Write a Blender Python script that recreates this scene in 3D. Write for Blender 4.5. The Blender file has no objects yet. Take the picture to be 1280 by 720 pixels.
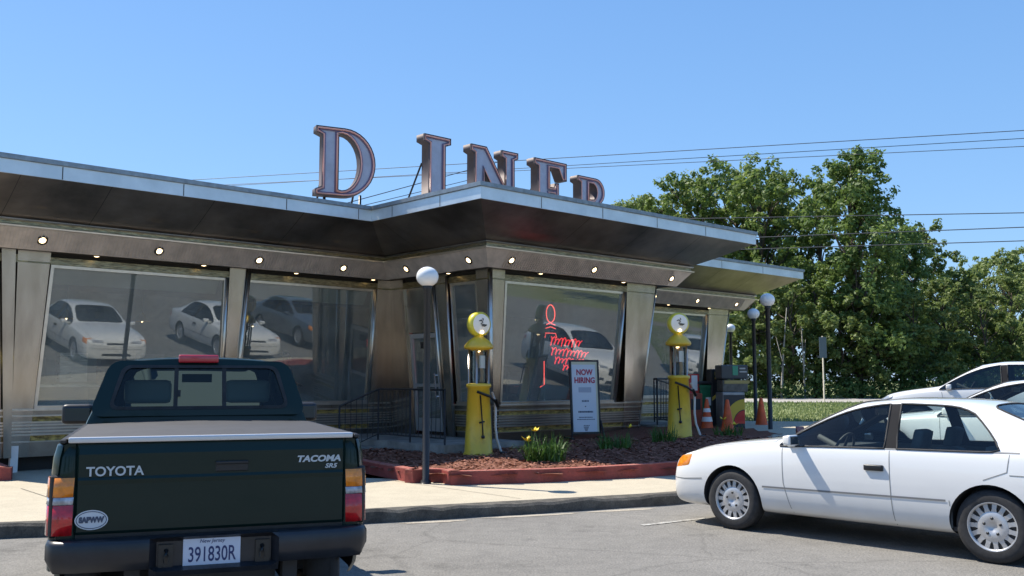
import bpy, bmesh, math, random
from mathutils import Vector, Matrix, Euler
from mathutils.bvhtree import BVHTree
random.seed(7)
C = bpy.context.scene.collection
PI = math.pi
U = Vector((0.735, 0.678, 0)).normalized()      # along the front of the diner, to the right and away
N = Vector((0.678, -0.735, 0)).normalized()     # outward normal of the front
BI = Vector((-2.73, 21.47, 0))                  # corner where the entrance wing meets the long front
BROT = math.atan2(U.y, U.x)

# ------------------------------------------------------------------ materials
MATS = {}
def new_mat(name):
    m = bpy.data.materials.new(name); m.use_nodes = True
    nt = m.node_tree; nt.nodes.clear()
    out = nt.nodes.new('ShaderNodeOutputMaterial')
    return m, nt, out
def pr(name, col, rough=0.5, metal=0.0, noise=0.0, nscale=8.0, bump=0.0, bscale=40.0, coat=0.0, emis=None, estr=0.0,
       col2=None, stretch=None, spec=None, trans=0.0, thresh=(0.35, 0.65), coord='Object', rvar=0.0, sub=0.0):
    if name in MATS: return MATS[name]
    m, nt, out = new_mat(name); n = nt.nodes; l = nt.links
    b = n.new('ShaderNodeBsdfPrincipled'); l.new(b.outputs[0], out.inputs[0])
    b.inputs['Base Color'].default_value = (*col, 1); b.inputs['Roughness'].default_value = rough
    b.inputs['Metallic'].default_value = metal; b.inputs['Coat Weight'].default_value = coat
    b.inputs['Coat Roughness'].default_value = 0.04
    if spec is not None: b.inputs['Specular IOR Level'].default_value = spec
    if trans: b.inputs['Transmission Weight'].default_value = trans
    if emis: b.inputs['Emission Color'].default_value = (*emis, 1); b.inputs['Emission Strength'].default_value = estr
    tc = n.new('ShaderNodeTexCoord'); mp = n.new('ShaderNodeMapping'); l.new(tc.outputs[coord], mp.inputs[0])
    if stretch: mp.inputs['Scale'].default_value = stretch
    if noise or col2:
        t = n.new('ShaderNodeTexNoise'); t.inputs['Scale'].default_value = nscale; t.inputs['Detail'].default_value = 6
        t.inputs['Roughness'].default_value = 0.6
        l.new(mp.outputs[0], t.inputs[0])
        r = n.new('ShaderNodeValToRGB'); l.new(t.outputs[0], r.inputs[0])
        c2 = col2 if col2 else tuple(max(0, c*(1-noise)) for c in col)
        c1 = col if col2 else tuple(min(1, c*(1+noise*.6)) for c in col)
        r.color_ramp.elements[0].color = (*c2, 1); r.color_ramp.elements[1].color = (*c1, 1)
        r.color_ramp.elements[0].position = thresh[0]; r.color_ramp.elements[1].position = thresh[1]
        l.new(r.outputs[0], b.inputs['Base Color'])
        if rvar:
            mm = n.new('ShaderNodeMapRange'); mm.inputs[3].default_value = max(0.02, rough-rvar); mm.inputs[4].default_value = rough+rvar
            l.new(t.outputs[0], mm.inputs[0]); l.new(mm.outputs[0], b.inputs['Roughness'])
    if bump:
        t2 = n.new('ShaderNodeTexNoise'); t2.inputs['Scale'].default_value = bscale; t2.inputs['Detail'].default_value = 4
        l.new(mp.outputs[0], t2.inputs[0])
        bp = n.new('ShaderNodeBump'); bp.inputs['Strength'].default_value = bump; bp.inputs['Distance'].default_value = 0.02
        l.new(t2.outputs[0], bp.inputs['Height']); l.new(bp.outputs[0], b.inputs['Normal'])
    MATS[name] = m
    return m

def glass(name, tint=(0.8, 0.85, 0.83), ior=1.7, rough=0.0, gcol=(0.9,0.95,0.95), dust_haze=0.0):
    if name in MATS: return MATS[name]
    m, nt, out = new_mat(name); n = nt.nodes; l = nt.links
    fr = n.new('ShaderNodeFresnel'); fr.inputs[0].default_value = ior
    tr = n.new('ShaderNodeBsdfTransparent'); tr.inputs[0].default_value = (*tint, 1)
    gl = n.new('ShaderNodeBsdfGlossy'); gl.inputs['Color'].default_value = (*gcol, 1); gl.inputs['Roughness'].default_value = rough
    mx = n.new('ShaderNodeMixShader'); l.new(fr.outputs[0], mx.inputs[0]); l.new(tr.outputs[0], mx.inputs[1]); l.new(gl.outputs[0], mx.inputs[2])
    if dust_haze:  # dust film, also standing in for the milky interior brightness behind the panes
        df = n.new('ShaderNodeBsdfDiffuse'); df.inputs[0].default_value = (.62,.66,.62,1); m2 = n.new('ShaderNodeMixShader')
        tc = n.new('ShaderNodeTexCoord'); tn = n.new('ShaderNodeTexNoise'); tn.inputs['Scale'].default_value = 1.3; tn.inputs['Detail'].default_value = 5; l.new(tc.outputs['Object'], tn.inputs[0])
        mr = n.new('ShaderNodeMapRange'); mr.inputs[1].default_value = .3; mr.inputs[2].default_value = .7; mr.inputs[3].default_value = dust_haze*.6; mr.inputs[4].default_value = dust_haze*1.4
        l.new(tn.outputs[0], mr.inputs[0]); l.new(mr.outputs[0], m2.inputs[0]); l.new(mx.outputs[0], m2.inputs[1]); l.new(df.outputs[0], m2.inputs[2]); mx = m2
    l.new(mx.outputs[0], out.inputs[0]); MATS[name] = m
    return m

def paint(name, col, inner=(0.03,0.03,0.035), flake=0.0, coat=1.0, spec=.25):
    if name in MATS: return MATS[name]
    m, nt, out = new_mat(name); n = nt.nodes; l = nt.links
    b = n.new('ShaderNodeBsdfPrincipled'); b.inputs['Base Color'].default_value = (*col, 1)
    b.inputs['Roughness'].default_value = 0.32; b.inputs['Coat Weight'].default_value = coat; b.inputs['Coat Roughness'].default_value = 0.05
    b.inputs['Metallic'].default_value = flake; b.inputs['Specular IOR Level'].default_value = spec
    # road dust low on the panels
    tc = n.new('ShaderNodeTexCoord'); t = n.new('ShaderNodeTexNoise'); t.inputs['Scale'].default_value = 3.0; t.inputs['Detail'].default_value = 5
    l.new(tc.outputs['Object'], t.inputs[0])
    sp = n.new('ShaderNodeSeparateXYZ'); l.new(tc.outputs['Object'], sp.inputs[0])
    mr = n.new('ShaderNodeMapRange'); mr.inputs[1].default_value = 0.75; mr.inputs[2].default_value = 0.15
    mr.inputs[3].default_value = 0.02; mr.inputs[4].default_value = 0.55; l.new(sp.outputs[2], mr.inputs[0])
    mu = n.new('ShaderNodeMath'); mu.operation = 'MULTIPLY'; l.new(mr.outputs[0], mu.inputs[0]); l.new(t.outputs[0], mu.inputs[1])
    mc = n.new('ShaderNodeMixRGB'); mc.inputs[1].default_value = (*col, 1); mc.inputs[2].default_value = (0.33,0.30,0.26,1)
    l.new(mu.outputs[0], mc.inputs[0]); l.new(mc.outputs[0], b.inputs['Base Color'])
    d = n.new('ShaderNodeBsdfDiffuse'); d.inputs[0].default_value = (*inner, 1)
    g = n.new('ShaderNodeNewGeometry'); mx = n.new('ShaderNodeMixShader')
    l.new(g.outputs['Backfacing'], mx.inputs[0]); l.new(b.outputs[0], mx.inputs[1]); l.new(d.outputs[0], mx.inputs[2])
    l.new(mx.outputs[0], out.inputs[0]); MATS[name] = m
    return m

def ground_mat(name, c1, c2, c3, s1=0.35, s2=6.0, s3=90.0, rough=0.9, bump=0.4, crack=0.0, spots=0.0):
    m, nt, out = new_mat(name); n = nt.nodes; l = nt.links
    b = n.new('ShaderNodeBsdfPrincipled'); b.inputs['Roughness'].default_value = rough; l.new(b.outputs[0], out.inputs[0])
    b.inputs['Specular IOR Level'].default_value = 0.3
    tc = n.new('ShaderNodeTexCoord')
    def noi(s, d=6, r=0.6):
        t = n.new('ShaderNodeTexNoise'); t.inputs['Scale'].default_value = s; t.inputs['Detail'].default_value = d
        t.inputs['Roughness'].default_value = r; l.new(tc.outputs['Object'], t.inputs[0]); return t
    a, b2, c = noi(s1, 8, .65), noi(s2, 6), noi(s3, 3, .7)
    def ramp(src, lo, hi, ca, cb):
        r = n.new('ShaderNodeValToRGB'); l.new(src, r.inputs[0])
        r.color_ramp.elements[0].position = lo; r.color_ramp.elements[1].position = hi
        r.color_ramp.elements[0].color = (*ca, 1); r.color_ramp.elements[1].color = (*cb, 1); return r.outputs[0]
    def mix(f, x, y, mode='MIX'):
        k = n.new('ShaderNodeMixRGB'); k.blend_type = mode
        if isinstance(f, float): k.inputs[0].default_value = f
        else: l.new(f, k.inputs[0])
        if isinstance(x, tuple): k.inputs[1].default_value = (*x, 1)
        else: l.new(x, k.inputs[1])
        if isinstance(y, tuple): k.inputs[2].default_value = (*y, 1)
        else: l.new(y, k.inputs[2])
        return k.outputs[0]
    base = ramp(a.outputs[0], .35, .65, c1, c2)
    col = mix(0.5, base, ramp(b2.outputs[0], .38, .62, c3, c2))
    col = mix(0.8, col, ramp(c.outputs[0], .3, .7, (.62,.62,.62), (1.3,1.3,1.3)), 'MULTIPLY')
    if crack:
        wp = n.new('ShaderNodeMixRGB'); wp.inputs[0].default_value = .25; l.new(tc.outputs['Object'], wp.inputs[1]); l.new(noi(1.2).outputs['Color'], wp.inputs[2])
        v = n.new('ShaderNodeTexVoronoi'); v.feature = 'DISTANCE_TO_EDGE'; v.inputs['Scale'].default_value = .55; l.new(wp.outputs[0], v.inputs[0])
        cr = ramp(v.outputs[0], 0.0, 0.012, (crack,)*3, (1,1,1)); col = mix(1.0, col, cr, 'MULTIPLY')
    if spots:
        st = ramp(noi(1.1, 7, .7).outputs[0], .56, .68, (1,1,1), (spots,)*3); col = mix(1.0, col, st, 'MULTIPLY')
    l.new(col, b.inputs['Base Color'])
    bp = n.new('ShaderNodeBump'); bp.inputs['Strength'].default_value = bump; bp.inputs['Distance'].default_value = 0.015
    l.new(c.outputs[0], bp.inputs['Height']); l.new(bp.outputs[0], b.inputs['Normal'])
    MATS[name] = m
    return m

def leaf_mat(name, c1, c2, tr=0.35):
    m, nt, out = new_mat(name); n = nt.nodes; l = nt.links
    tc = n.new('ShaderNodeTexCoord'); t = n.new('ShaderNodeTexNoise'); t.inputs['Scale'].default_value = 0.45; t.inputs['Detail'].default_value = 5
    l.new(tc.outputs['Object'], t.inputs[0])
    oi = n.new('ShaderNodeObjectInfo')
    ad = n.new('ShaderNodeMath'); ad.operation = 'MULTIPLY_ADD'; ad.inputs[1].default_value = 0.3; l.new(oi.outputs['Random'], ad.inputs[0]); l.new(t.outputs[0], ad.inputs[2])
    r = n.new('ShaderNodeValToRGB'); l.new(ad.outputs[0], r.inputs[0]); r.color_ramp.elements[0].position = .45; r.color_ramp.elements[1].position = .85
    r.color_ramp.elements[0].color = (*c1, 1); r.color_ramp.elements[1].color = (*c2, 1)
    d = n.new('ShaderNodeBsdfPrincipled'); d.inputs['Roughness'].default_value = .55; l.new(r.outputs[0], d.inputs['Base Color'])
    tl = n.new('ShaderNodeBsdfTranslucent'); l.new(r.outputs[0], tl.inputs[0])
    mx = n.new('ShaderNodeMixShader'); mx.inputs[0].default_value = tr; l.new(d.outputs[0], mx.inputs[1]); l.new(tl.outputs[0], mx.inputs[2])
    l.new(mx.outputs[0], out.inputs[0]); MATS[name] = m
    return m

STEEL = pr('brushed_steel', (0.62,0.59,0.54), 0.30, 1.0, noise=0.25, nscale=3, stretch=(1,1,6), rvar=0.10)
STEELT = pr('polished_steel', (0.66,0.63,0.58), 0.30, 1.0, noise=0.1, nscale=5)
PANEL = pr('streak_reflection_panel', (0.47,0.435,0.39), 0.23, 1.0, noise=0.16, nscale=2.0, stretch=(2,2,.5), rvar=0.08, bump=.22, bscale=1.0)  # soft vertical streaks in the colour imitate streaky reflections
COVE = pr('ribbed_cove_steel', (0.68,0.58,0.50), 0.40, .3, noise=0.18, nscale=4, rvar=.08)
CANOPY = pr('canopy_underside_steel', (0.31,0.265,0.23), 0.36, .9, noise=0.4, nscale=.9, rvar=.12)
FASCIA = pr('fascia_aluminium', (0.72,0.77,0.79), 0.42, 0.75, noise=0.12, nscale=1.6, rvar=.1)
QUILT = pr('quilted_steel_reflections', (0.44,0.39,0.24), 0.30, 0.9, col2=(0.17,0.145,0.09), nscale=16, stretch=(.5,.5,3.0), thresh=(.35,.65), bump=.5, bscale=20)  # yellow and dark mottle paints reflections of pumps and grass into the colour
BASEP = pr('dull_base_steel', (0.36,0.335,0.30), 0.30, 1.0, noise=0.25, nscale=2, rvar=.08)
BASEQ = pr('gold_reflection_band', (0.58,0.44,0.14), 0.36, .6, col2=(0.16,0.12,0.05), nscale=9, stretch=(1,1,2.5), thresh=(.38,.62), bump=.5, bscale=18)  # gold and brown mottle stands in for yellowish reflections on the steel
DARKW = pr('shadow_gap', (0.03,0.028,0.026), 0.8)
ROOF = pr('roof_membrane', (0.25,0.25,0.25), 0.9, noise=.3)
BLACK = pr('black_paint', (0.016,0.016,0.018), 0.4, bump=.1)
TRIM = pr('matt_black_trim', (0.02,0.02,0.022), 0.85, spec=.15)
RUB = pr('rubber', (0.03,0.03,0.032), 0.78, noise=.3, nscale=20)
PLASTIC = pr('grey_black_plastic', (0.020,0.021,0.026), 0.34, noise=.3, nscale=6)
CHROME = pr('chrome', (0.8,0.8,0.8), 0.12, 1.0)
WHITE = pr('white_enamel', (0.78,0.77,0.74), 0.35)
YEL = pr('yellow_enamel', (0.74,0.49,0.035), 0.4, col2=(0.55,0.33,0.03), nscale=5, thresh=(.25,.5), coat=.3, bump=.15, bscale=6)
REDP = pr('red_painted_timber', (0.30,0.058,0.048), 0.68, col2=(0.20,0.045,0.035), nscale=5, thresh=(.35,.6), bump=.4, bscale=30)
REDTOP = pr('pale_red_timber_top', (0.40,0.17,0.13), 0.8, col2=(0.33,0.065,0.05), nscale=9, bump=.4)  # paler mottled red for the top faces
ORANGE = pr('cone_orange', (0.72,0.11,0.025), 0.55, noise=.2)
REDG = pr('glossy_red', (0.55,0.02,0.02), 0.3, coat=.5)
GREENB = pr('green_plastic', (0.015,0.17,0.075), 0.45, noise=.2)
CONC = pr('step_concrete', (0.30,0.28,0.25), 0.9, noise=.35, nscale=3, bump=.5, bscale=60)
WGLASS = glass('shop_glass', (0.78,0.83,0.80), 2.5, dust_haze=.18)
CGLASS = glass('car_glass', (0.88,0.95,0.91), 1.5)
TGLASS = glass('truck_glass', (0.66,0.78,0.74), 1.4)
CLEARG = glass('clear_cylinder_glass', (0.93,0.95,0.94), 1.4)
TAILR = pr('red_lens', (0.55,0.012,0.015), 0.18, coat=1, noise=.35, nscale=22)
TAILA = pr('amber_lens', (0.85,0.26,0.012), 0.18, coat=1, noise=.3, nscale=22)
TAILC = pr('clear_lens', (0.45,0.46,0.50), 0.18, coat=1, noise=.4, nscale=25)
SEAT = pr('grey_seat_cloth', (0.10,0.115,0.125), 0.9, noise=.2)
DARKC = pr('dark_cabin_trim', (0.035,0.036,0.04), 0.7)

# ------------------------------------------------------------------ helpers
def tag(o, label=None, cat=None, group=None, kind=None):
    if label: o['label'] = label
    if cat: o['category'] = cat
    if group: o['group'] = group
    if kind: o['kind'] = kind
    return o
def empty(name, loc=(0,0,0), rz=0, label=None, cat=None, group=None):
    o = bpy.data.objects.new(name, None); C.objects.link(o); o.empty_display_size = .2
    o.location = loc; o.rotation_euler = (0,0,rz)
    return tag(o, label, cat, group)
def link_mesh(name, me, mats=None, parent=None, smooth=False):
    o = bpy.data.objects.new(name, me); C.objects.link(o)
    if mats is not None:
        for m in (mats if isinstance(mats, (list, tuple)) else [mats]): me.materials.append(m)
    if smooth:
        for p in me.polygons: p.use_smooth = True
    if parent: o.parent = parent
    return o
def obj(name, bm, mats, parent=None, smooth=False):
    me = bpy.data.meshes.new(name); bm.normal_update(); bm.to_mesh(me); bm.free()
    return link_mesh(name, me, mats, parent, smooth)
def kids(o): return [c for c in bpy.data.objects if c.parent == o]
def copy_tree(o, parent=None):
    c = o.copy(); C.objects.link(c)
    if parent: c.parent = parent
    for ch in kids(o): copy_tree(ch, c)
    return c
def quad(bm, vs, mi=0):
    f = bm.faces.new([bm.verts.new(v) for v in vs]); f.material_index = mi; return f
def box(bm, lo, hi, mi=0, M=None):
    x0,y0,z0 = lo; x1,y1,z1 = hi
    v = [Vector(p) for p in ((x0,y0,z0),(x1,y0,z0),(x1,y1,z0),(x0,y1,z0),(x0,y0,z1),(x1,y0,z1),(x1,y1,z1),(x0,y1,z1))]
    if M is not None: v = [M @ p for p in v]
    bv = [bm.verts.new(p) for p in v]
    for f in ((0,3,2,1),(4,5,6,7),(0,1,5,4),(1,2,6,5),(2,3,7,6),(3,0,4,7)):
        bm.faces.new([bv[i] for i in f]).material_index = mi
def bevel(bm, w=0.01, seg=2):
    bmesh.ops.bevel(bm, geom=bm.edges[:], offset=w, segments=seg, affect='EDGES', clamp_overlap=True, profile=.6)
def lathe(bm, prof, seg=24, center=(0,0,0), mi=0, axis='z', cap=True):
    cx,cy,cz = center; rings = []
    for r,z in prof:
        ring = []
        for k in range(seg):
            a = 2*PI*k/seg
            if axis == 'z': p = (cx+r*math.cos(a), cy+r*math.sin(a), cz+z)
            elif axis == 'y': p = (cx+r*math.cos(a), cy+z, cz+r*math.sin(a))
            else: p = (cx+z, cy+r*math.cos(a), cz+r*math.sin(a))
            ring.append(bm.verts.new(p))
        rings.append(ring)
    for i in range(len(rings)-1):
        for k in range(seg):
            f = bm.faces.new([rings[i][k], rings[i][(k+1)%seg], rings[i+1][(k+1)%seg], rings[i+1][k]]); f.material_index = mi; f.smooth = True
    if cap:
        for rg in (rings[0], rings[-1]):
            try: bm.faces.new(rg).material_index = mi
            except Exception: pass
def tube(bm, pts, r, seg=8, mi=0, r2=None):
    pts = [Vector(p) for p in pts]; rings = []
    n = len(pts)
    for i,p in enumerate(pts):
        d = (pts[min(i+1,n-1)]-pts[max(i-1,0)]).normalized()
        up = Vector((0,0,1)) if abs(d.z) < .95 else Vector((1,0,0))
        a = d.cross(up).normalized(); b = d.cross(a).normalized()
        rr = r if r2 is None else r+(r2-r)*i/(n-1)
        rings.append([bm.verts.new(p+a*rr*math.cos(2*PI*k/seg)+b*rr*math.sin(2*PI*k/seg)) for k in range(seg)])
    for i in range(n-1):
        for k in range(seg):
            f = bm.faces.new([rings[i][k], rings[i][(k+1)%seg], rings[i+1][(k+1)%seg], rings[i+1][k]]); f.material_index = mi; f.smooth = True
    for rg in (rings[0], rings[-1]): bm.faces.new(rg).material_index = mi
def text_obj(name, s, size, mat, parent, M, ext=0.003, font_shear=0.0, sx=1.0, align='CENTER', off=0.0):
    cu = bpy.data.curves.new(name, 'FONT'); cu.body = s; cu.size = size; cu.extrude = ext; cu.align_x = align; cu.align_y = 'CENTER'
    cu.shear = font_shear; cu.offset = off; cu.resolution_u = 4
    t = bpy.data.objects.new(name+'_tmp', cu); C.objects.link(t)
    bpy.context.view_layer.update()
    me = bpy.data.meshes.new_from_object(t.evaluated_get(bpy.context.evaluated_depsgraph_get()))
    bpy.data.objects.remove(t); bpy.data.curves.remove(cu)
    me.transform(M @ Matrix.Diagonal((sx,1,1,1))); me.name = name
    me.materials.clear()
    return link_mesh(name, me, mat, parent)
def basis(o, x, y, z):
    x,y,z = Vector(x).normalized(), Vector(y).normalized(), Vector(z).normalized()
    return Matrix(((x.x,y.x,z.x,o[0]),(x.y,y.y,z.y,o[1]),(x.z,y.z,z.z,o[2]),(0,0,0,1)))
def sm(t):
    t = max(0, min(1, t)); return t*t*(3-2*t)
def g(x, y):
    s = x*.735 + y*.678
    return .40*sm((s-9.5)/8.5)

# ------------------------------------------------------------------ camera, light
cam = bpy.data.cameras.new('camera'); co = bpy.data.objects.new('camera', cam); C.objects.link(co)
co.location = (0,0,1.6); co.rotation_euler = (PI/2+math.radians(5.47),0,0)
cam.sensor_width = 36; cam.lens = 36*1200/1280; cam.clip_end = 3000; cam.clip_start = .05
bpy.context.scene.camera = co
SH = Vector((-0.88, 0.475)).normalized(); EL = math.radians(54)
sl = bpy.data.lights.new('sun','SUN'); so = bpy.data.objects.new('sun', sl); C.objects.link(so)
sl.energy = 4.6; sl.angle = math.radians(.53); sl.color = (1.0,.93,.81)
SD = Vector((SH.x*math.cos(EL), SH.y*math.cos(EL), math.sin(EL)))
so.rotation_euler = (-SD).to_track_quat('-Z','Y').to_euler(); so.location = (0,0,30)
w = bpy.data.worlds.new('World'); bpy.context.scene.world = w; w.use_nodes = True
nt = w.node_tree; bg = nt.nodes['Background']; sky = nt.nodes.new('ShaderNodeTexSky'); sky.sky_type = 'NISHITA'
sky.sun_disc = False; sky.sun_elevation = EL; sky.sun_rotation = math.atan2(SH.x, SH.y)
sky.air_density = 1.15; sky.dust_density = .35; sky.ozone_density = 2.2; sky.altitude = 50
tint = nt.nodes.new('ShaderNodeMixRGB'); tint.blend_type = 'MULTIPLY'; tint.inputs[0].default_value = 1; tint.inputs[2].default_value = (.88,.93,1.07,1)
nt.links.new(sky.outputs[0], tint.inputs[1])
stc = nt.nodes.new('ShaderNodeTexCoord'); ssx = nt.nodes.new('ShaderNodeSeparateXYZ'); nt.links.new(stc.outputs['Generated'], ssx.inputs[0])
sr = nt.nodes.new('ShaderNodeValToRGB'); nt.links.new(ssx.outputs[2], sr.inputs[0])
sr.color_ramp.elements[0].position = 0.0; sr.color_ramp.elements[0].color = (1.35/4.6,2.75/4.6,1,1)
sr.color_ramp.elements[1].position = .55; sr.color_ramp.elements[1].color = (.55/4.6,1.55/4.6,3.6/4.6,1)
sk = nt.nodes.new('ShaderNodeMixRGB'); sk.blend_type='MULTIPLY'; sk.inputs[0].default_value=1; sk.inputs[2].default_value=(4.6,4.6,4.6,1); nt.links.new(sr.outputs[0], sk.inputs[1])
sm_ = nt.nodes.new('ShaderNodeMixRGB'); sm_.inputs[0].default_value=.72; nt.links.new(tint.outputs[0], sm_.inputs[1]); nt.links.new(sk.outputs[0], sm_.inputs[2])
nt.links.new(sm_.outputs[0], bg.inputs[0]); bg.inputs[1].default_value = .125
vs = bpy.context.scene.view_settings; vs.view_transform = 'Standard'; vs.look = 'None'; vs.exposure = 0.74; vs.gamma = 1
vs.use_curve_mapping = False
cy = bpy.context.scene.cycles; cy.max_bounces = 8; cy.transparent_max_bounces = 16; cy.use_denoising = True
cy.caustics_reflective = False; cy.caustics_refractive = False; cy.sample_clamp_indirect = 6

# ------------------------------------------------------------------ ground
GRASS = ground_mat('grass_ground', (0.15,0.175,0.06), (0.21,0.235,0.095), (0.17,0.18,0.075), .25, 3, 60, .95, .8)
ASPH = ground_mat('old_asphalt', (0.165,0.157,0.145), (0.25,0.238,0.217), (0.195,0.186,0.170), .5, 6, 42, .9, 1.0, crack=.84, spots=.66)
WALK = ground_mat('sidewalk_concrete', (0.42,0.37,0.28), (0.52,0.46,0.35), (0.46,0.405,0.31), .5, 4, 120, .92, .35)
KERB = ground_mat('old_kerb_stone', (0.06,0.056,0.05), (0.17,0.155,0.13), (0.085,0.08,0.07), 2.5, 9, 60, .95, .8)
MULCH = ground_mat('bark_mulch_base', (0.17,0.062,0.035), (0.25,0.105,0.065), (0.15,0.055,0.032), 3, 22, 120, .95, 1.0)
ROADM = ground_mat('road_asphalt', (0.33,0.30,0.27), (0.40,0.37,0.33), (0.34,0.32,0.29), .3, 3, 60, .9, .3)

def sheet(name, xs, ys, zf, mat):
    bm = bmesh.new(); grid = [[bm.verts.new((x,y,zf(x,y))) for y in ys] for x in xs]
    for i in range(len(xs)-1):
        for j in range(len(ys)-1):
            bm.faces.new([grid[i][j], grid[i+1][j], grid[i+1][j+1], grid[i][j+1]])
    return tag(obj(name, bm, mat, smooth=True), kind='structure')
def rng(a, b, s):
    n = max(1, int(round((b-a)/s))); return [a+(b-a)*i/n for i in range(n+1)]
xs = [-900,-400,-200,-100]+rng(-70,70,2)+[100,200,400,900]
ys = [-600,-200,-100]+rng(-70,80,2)+[120,200,400,1200]
sheet('ground', xs, ys, lambda x,y: g(x,y)-.07, GRASS)
sheet('parking_lot', rng(-60,46,.8), rng(-34,24.6,.8), lambda x,y: g(x,y), ASPH)
sheet('side_parking_lot', rng(11,46,1), rng(24.6,34,1), lambda x,y: g(x,y), ASPH)
sheet('lot_edge_path', rng(-60,10.9,1), rng(24.62,27.4,.7), lambda x,y: g(x,y)+.03, WALK)
sheet('road', rng(-140,140,6), rng(51.6,62.5,3), lambda x,y: g(x,y)+.01, ROADM)

# kerb line and sidewalk
KP = [(-30,4.6),(-12,8.3),(-8.5,9.15),(-5.25,9.89),(-3.4,10.35),(-1.72,10.88),(.3,11.75),(2.25,12.6),(4.3,13.75),(6.0,15.2),(7.2,17.2),(7.6,20),(7.6,24.5)]
def dens(pl, step=.22):
    out = []
    for (a,b) in zip(pl[:-1], pl[1:]):
        a = Vector(a); b = Vector(b); n = max(1,int((b-a).length/step))
        out += [a.lerp(b, i/n) for i in range(n)]
    return out+[Vector(pl[-1])]
kp = dens(KP)
bm = bmesh.new(); rnd = random.Random(3)
rows = []
back = Vector((-.45,.89))
for p in kp:
    i = kp.index(p); jit = Vector((rnd.uniform(-.012,.012), rnd.uniform(-.012,.012)))
    top_in = p+back*.16; rz = .15+rnd.uniform(-.03,.006); jit = jit*1.9
    rows.append([bm.verts.new((q.x,q.y,g(q.x,q.y)+z)) for q,z in ((p+jit*.6,-.05),(p+jit+back*.012,rz-.03),(p+jit+back*.04,rz),(top_in,.148),(top_in+back*.02,0))])
for a,b in zip(rows[:-1], rows[1:]):
    for k in range(4): bm.faces.new([a[k],b[k],b[k+1],a[k+1]])
tag(obj('kerb', bm, KERB, smooth=False), kind='structure')
bm = bmesh.new(); rows = []
far = Vector((-.678,.735))
for p in kp:
    q0 = p+back*.155; r = []
    for k in range(16):
        t = k/15; q = q0+far*(16*t*t+.0) if p.x < 3 else q0+Vector((-1,.25)).normalized()*(9*t)
        r.append(bm.verts.new((q.x,q.y,g(q.x,q.y)+.146)))
    rows.append(r)
for a,b in zip(rows[:-1], rows[1:]):
    for k in range(15):
        if (a[k].co-b[k].co).length < 1.5: bm.faces.new([a[k],b[k],b[k+1],a[k+1]])
bmesh.ops.recalc_face_normals(bm, faces=bm.faces[:])
sw = tag(obj('sidewalk', bm, WALK, smooth=False), kind='structure')
bm = bmesh.new()
JM = pr('joint_dirt', (0.16,0.14,0.11), .95)
for (x0,y0,x1,y1) in ((-1.9,14.3,.1,12.0),(-4.6,10.75,-6.6,13.1),(2.2,14.2,3.9,13.9),(-9.3,9.4,-11,12)):
    a = Vector((x0,y0)); b = Vector((x1,y1)); d = (b-a).normalized(); s = Vector((-d.y,d.x))*.006; n=14
    for i in range(n):
        p = a.lerp(b,i/n); q = a.lerp(b,(i+1)/n)
        quad(bm, [(v.x,v.y,g(v.x,v.y)+.151) for v in (p-s,q-s,q+s,p+s)])
tag(obj('sidewalk_joints', bm, JM), kind='structure')
# sand and grit gathered along the kerb foot, old white line on the asphalt
GRIT = ground_mat('grit', (0.40,0.35,0.28), (0.46,0.41,0.33), (0.36,0.32,0.26), 2, 12, 90, .95, .5)
bm = bmesh.new(); r2 = random.Random(5)
for (c,l) in ((Vector((-2.7,10.45)),.5),(Vector((.2,11.55)),.6),(Vector((1.3,12.0)),.5),(Vector((-6.2,9.5)),.7),(Vector((-.9,11.05)),.35)):
    vs_ = []
    for k in range(18):
        a = 2*PI*k/18; rr = r2.uniform(.75,1.15)
        x = c.x+l*rr*math.cos(a); y = c.y+.07*rr*math.sin(a)+(x-c.x)*.36
        vs_.append((x,y,g(x,y)+.004))
    quad(bm, vs_)
tag(obj('grit', bm, GRIT), kind='structure')
WLINE = pr('worn_white_line', (0.42,0.41,0.38), .9, col2=(0.24,0.225,0.205), nscale=14, thresh=(.42,.56))
bm = bmesh.new()
for (pts) in ([(1.45,10.75),(2.25,11.3),(2.22,11.36),(1.42,10.83)],[(-9,6.9),(-5.6,8.9),(-5.63,9.0),(-9.1,7.0)]):
    quad(bm, [(x,y,g(x,y)+.006) for x,y in pts])
tag(obj('lane_marking', bm, WLINE), kind='structure')

# planting bed with its red timber border
P1,P2,P2b,P3b,P3,P4,P5,P6 = (-2.11,14.9),(-1.40,13.76),(-1.27,13.95),(-1.0,13.82),(-.84,13.5),(2.57,14.4),(4.9,15.9),(5.6,18.6)
BED = [P1,P2,P2b,P3b,P3,P4,P5,P6]
def timber(bm, a, b, h=.19, wd=.15, cap=True):
    a = Vector(a); b = Vector(b); n = max(1,int((b-a).length/.6)); d = (b-a).normalized(); s = Vector((-d.y,d.x))*wd
    for i in range(n):
        p = a.lerp(b,i/n); q = a.lerp(b,(i+1)/n)
        zz = [g(v.x,v.y)+.146 for v in (p,q)]
        for (z0,z1,mi,ins) in ((-.1,h-.012,0,0),(h-.012,h,1,.004)):
            vv = [(p+s*ins/wd,zz[0]),(q+s*ins/wd,zz[1]),(q+s,zz[1]),(p+s,zz[0])]
            lo = [bm.verts.new((v.x,v.y,z+z0)) for v,z in vv]; hi = [bm.verts.new((v.x,v.y,z+z1)) for v,z in vv]
            bm.faces.new(hi).material_index = mi
            for k in range(4): bm.faces.new([lo[k],lo[(k+1)%4],hi[(k+1)%4],hi[k]]).material_index = mi
bm = bmesh.new()
for a,b in zip(BED[:-1],BED[1:]): timber(bm,a,b)
timber(bm, (-3.3,16.9), P1)
tag(obj('bed_border', bm, [REDP,REDTOP]), 'low red painted timber border edging the mulch bed in front of the diner entrance', 'garden edging')
bm = bmesh.new()
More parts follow.
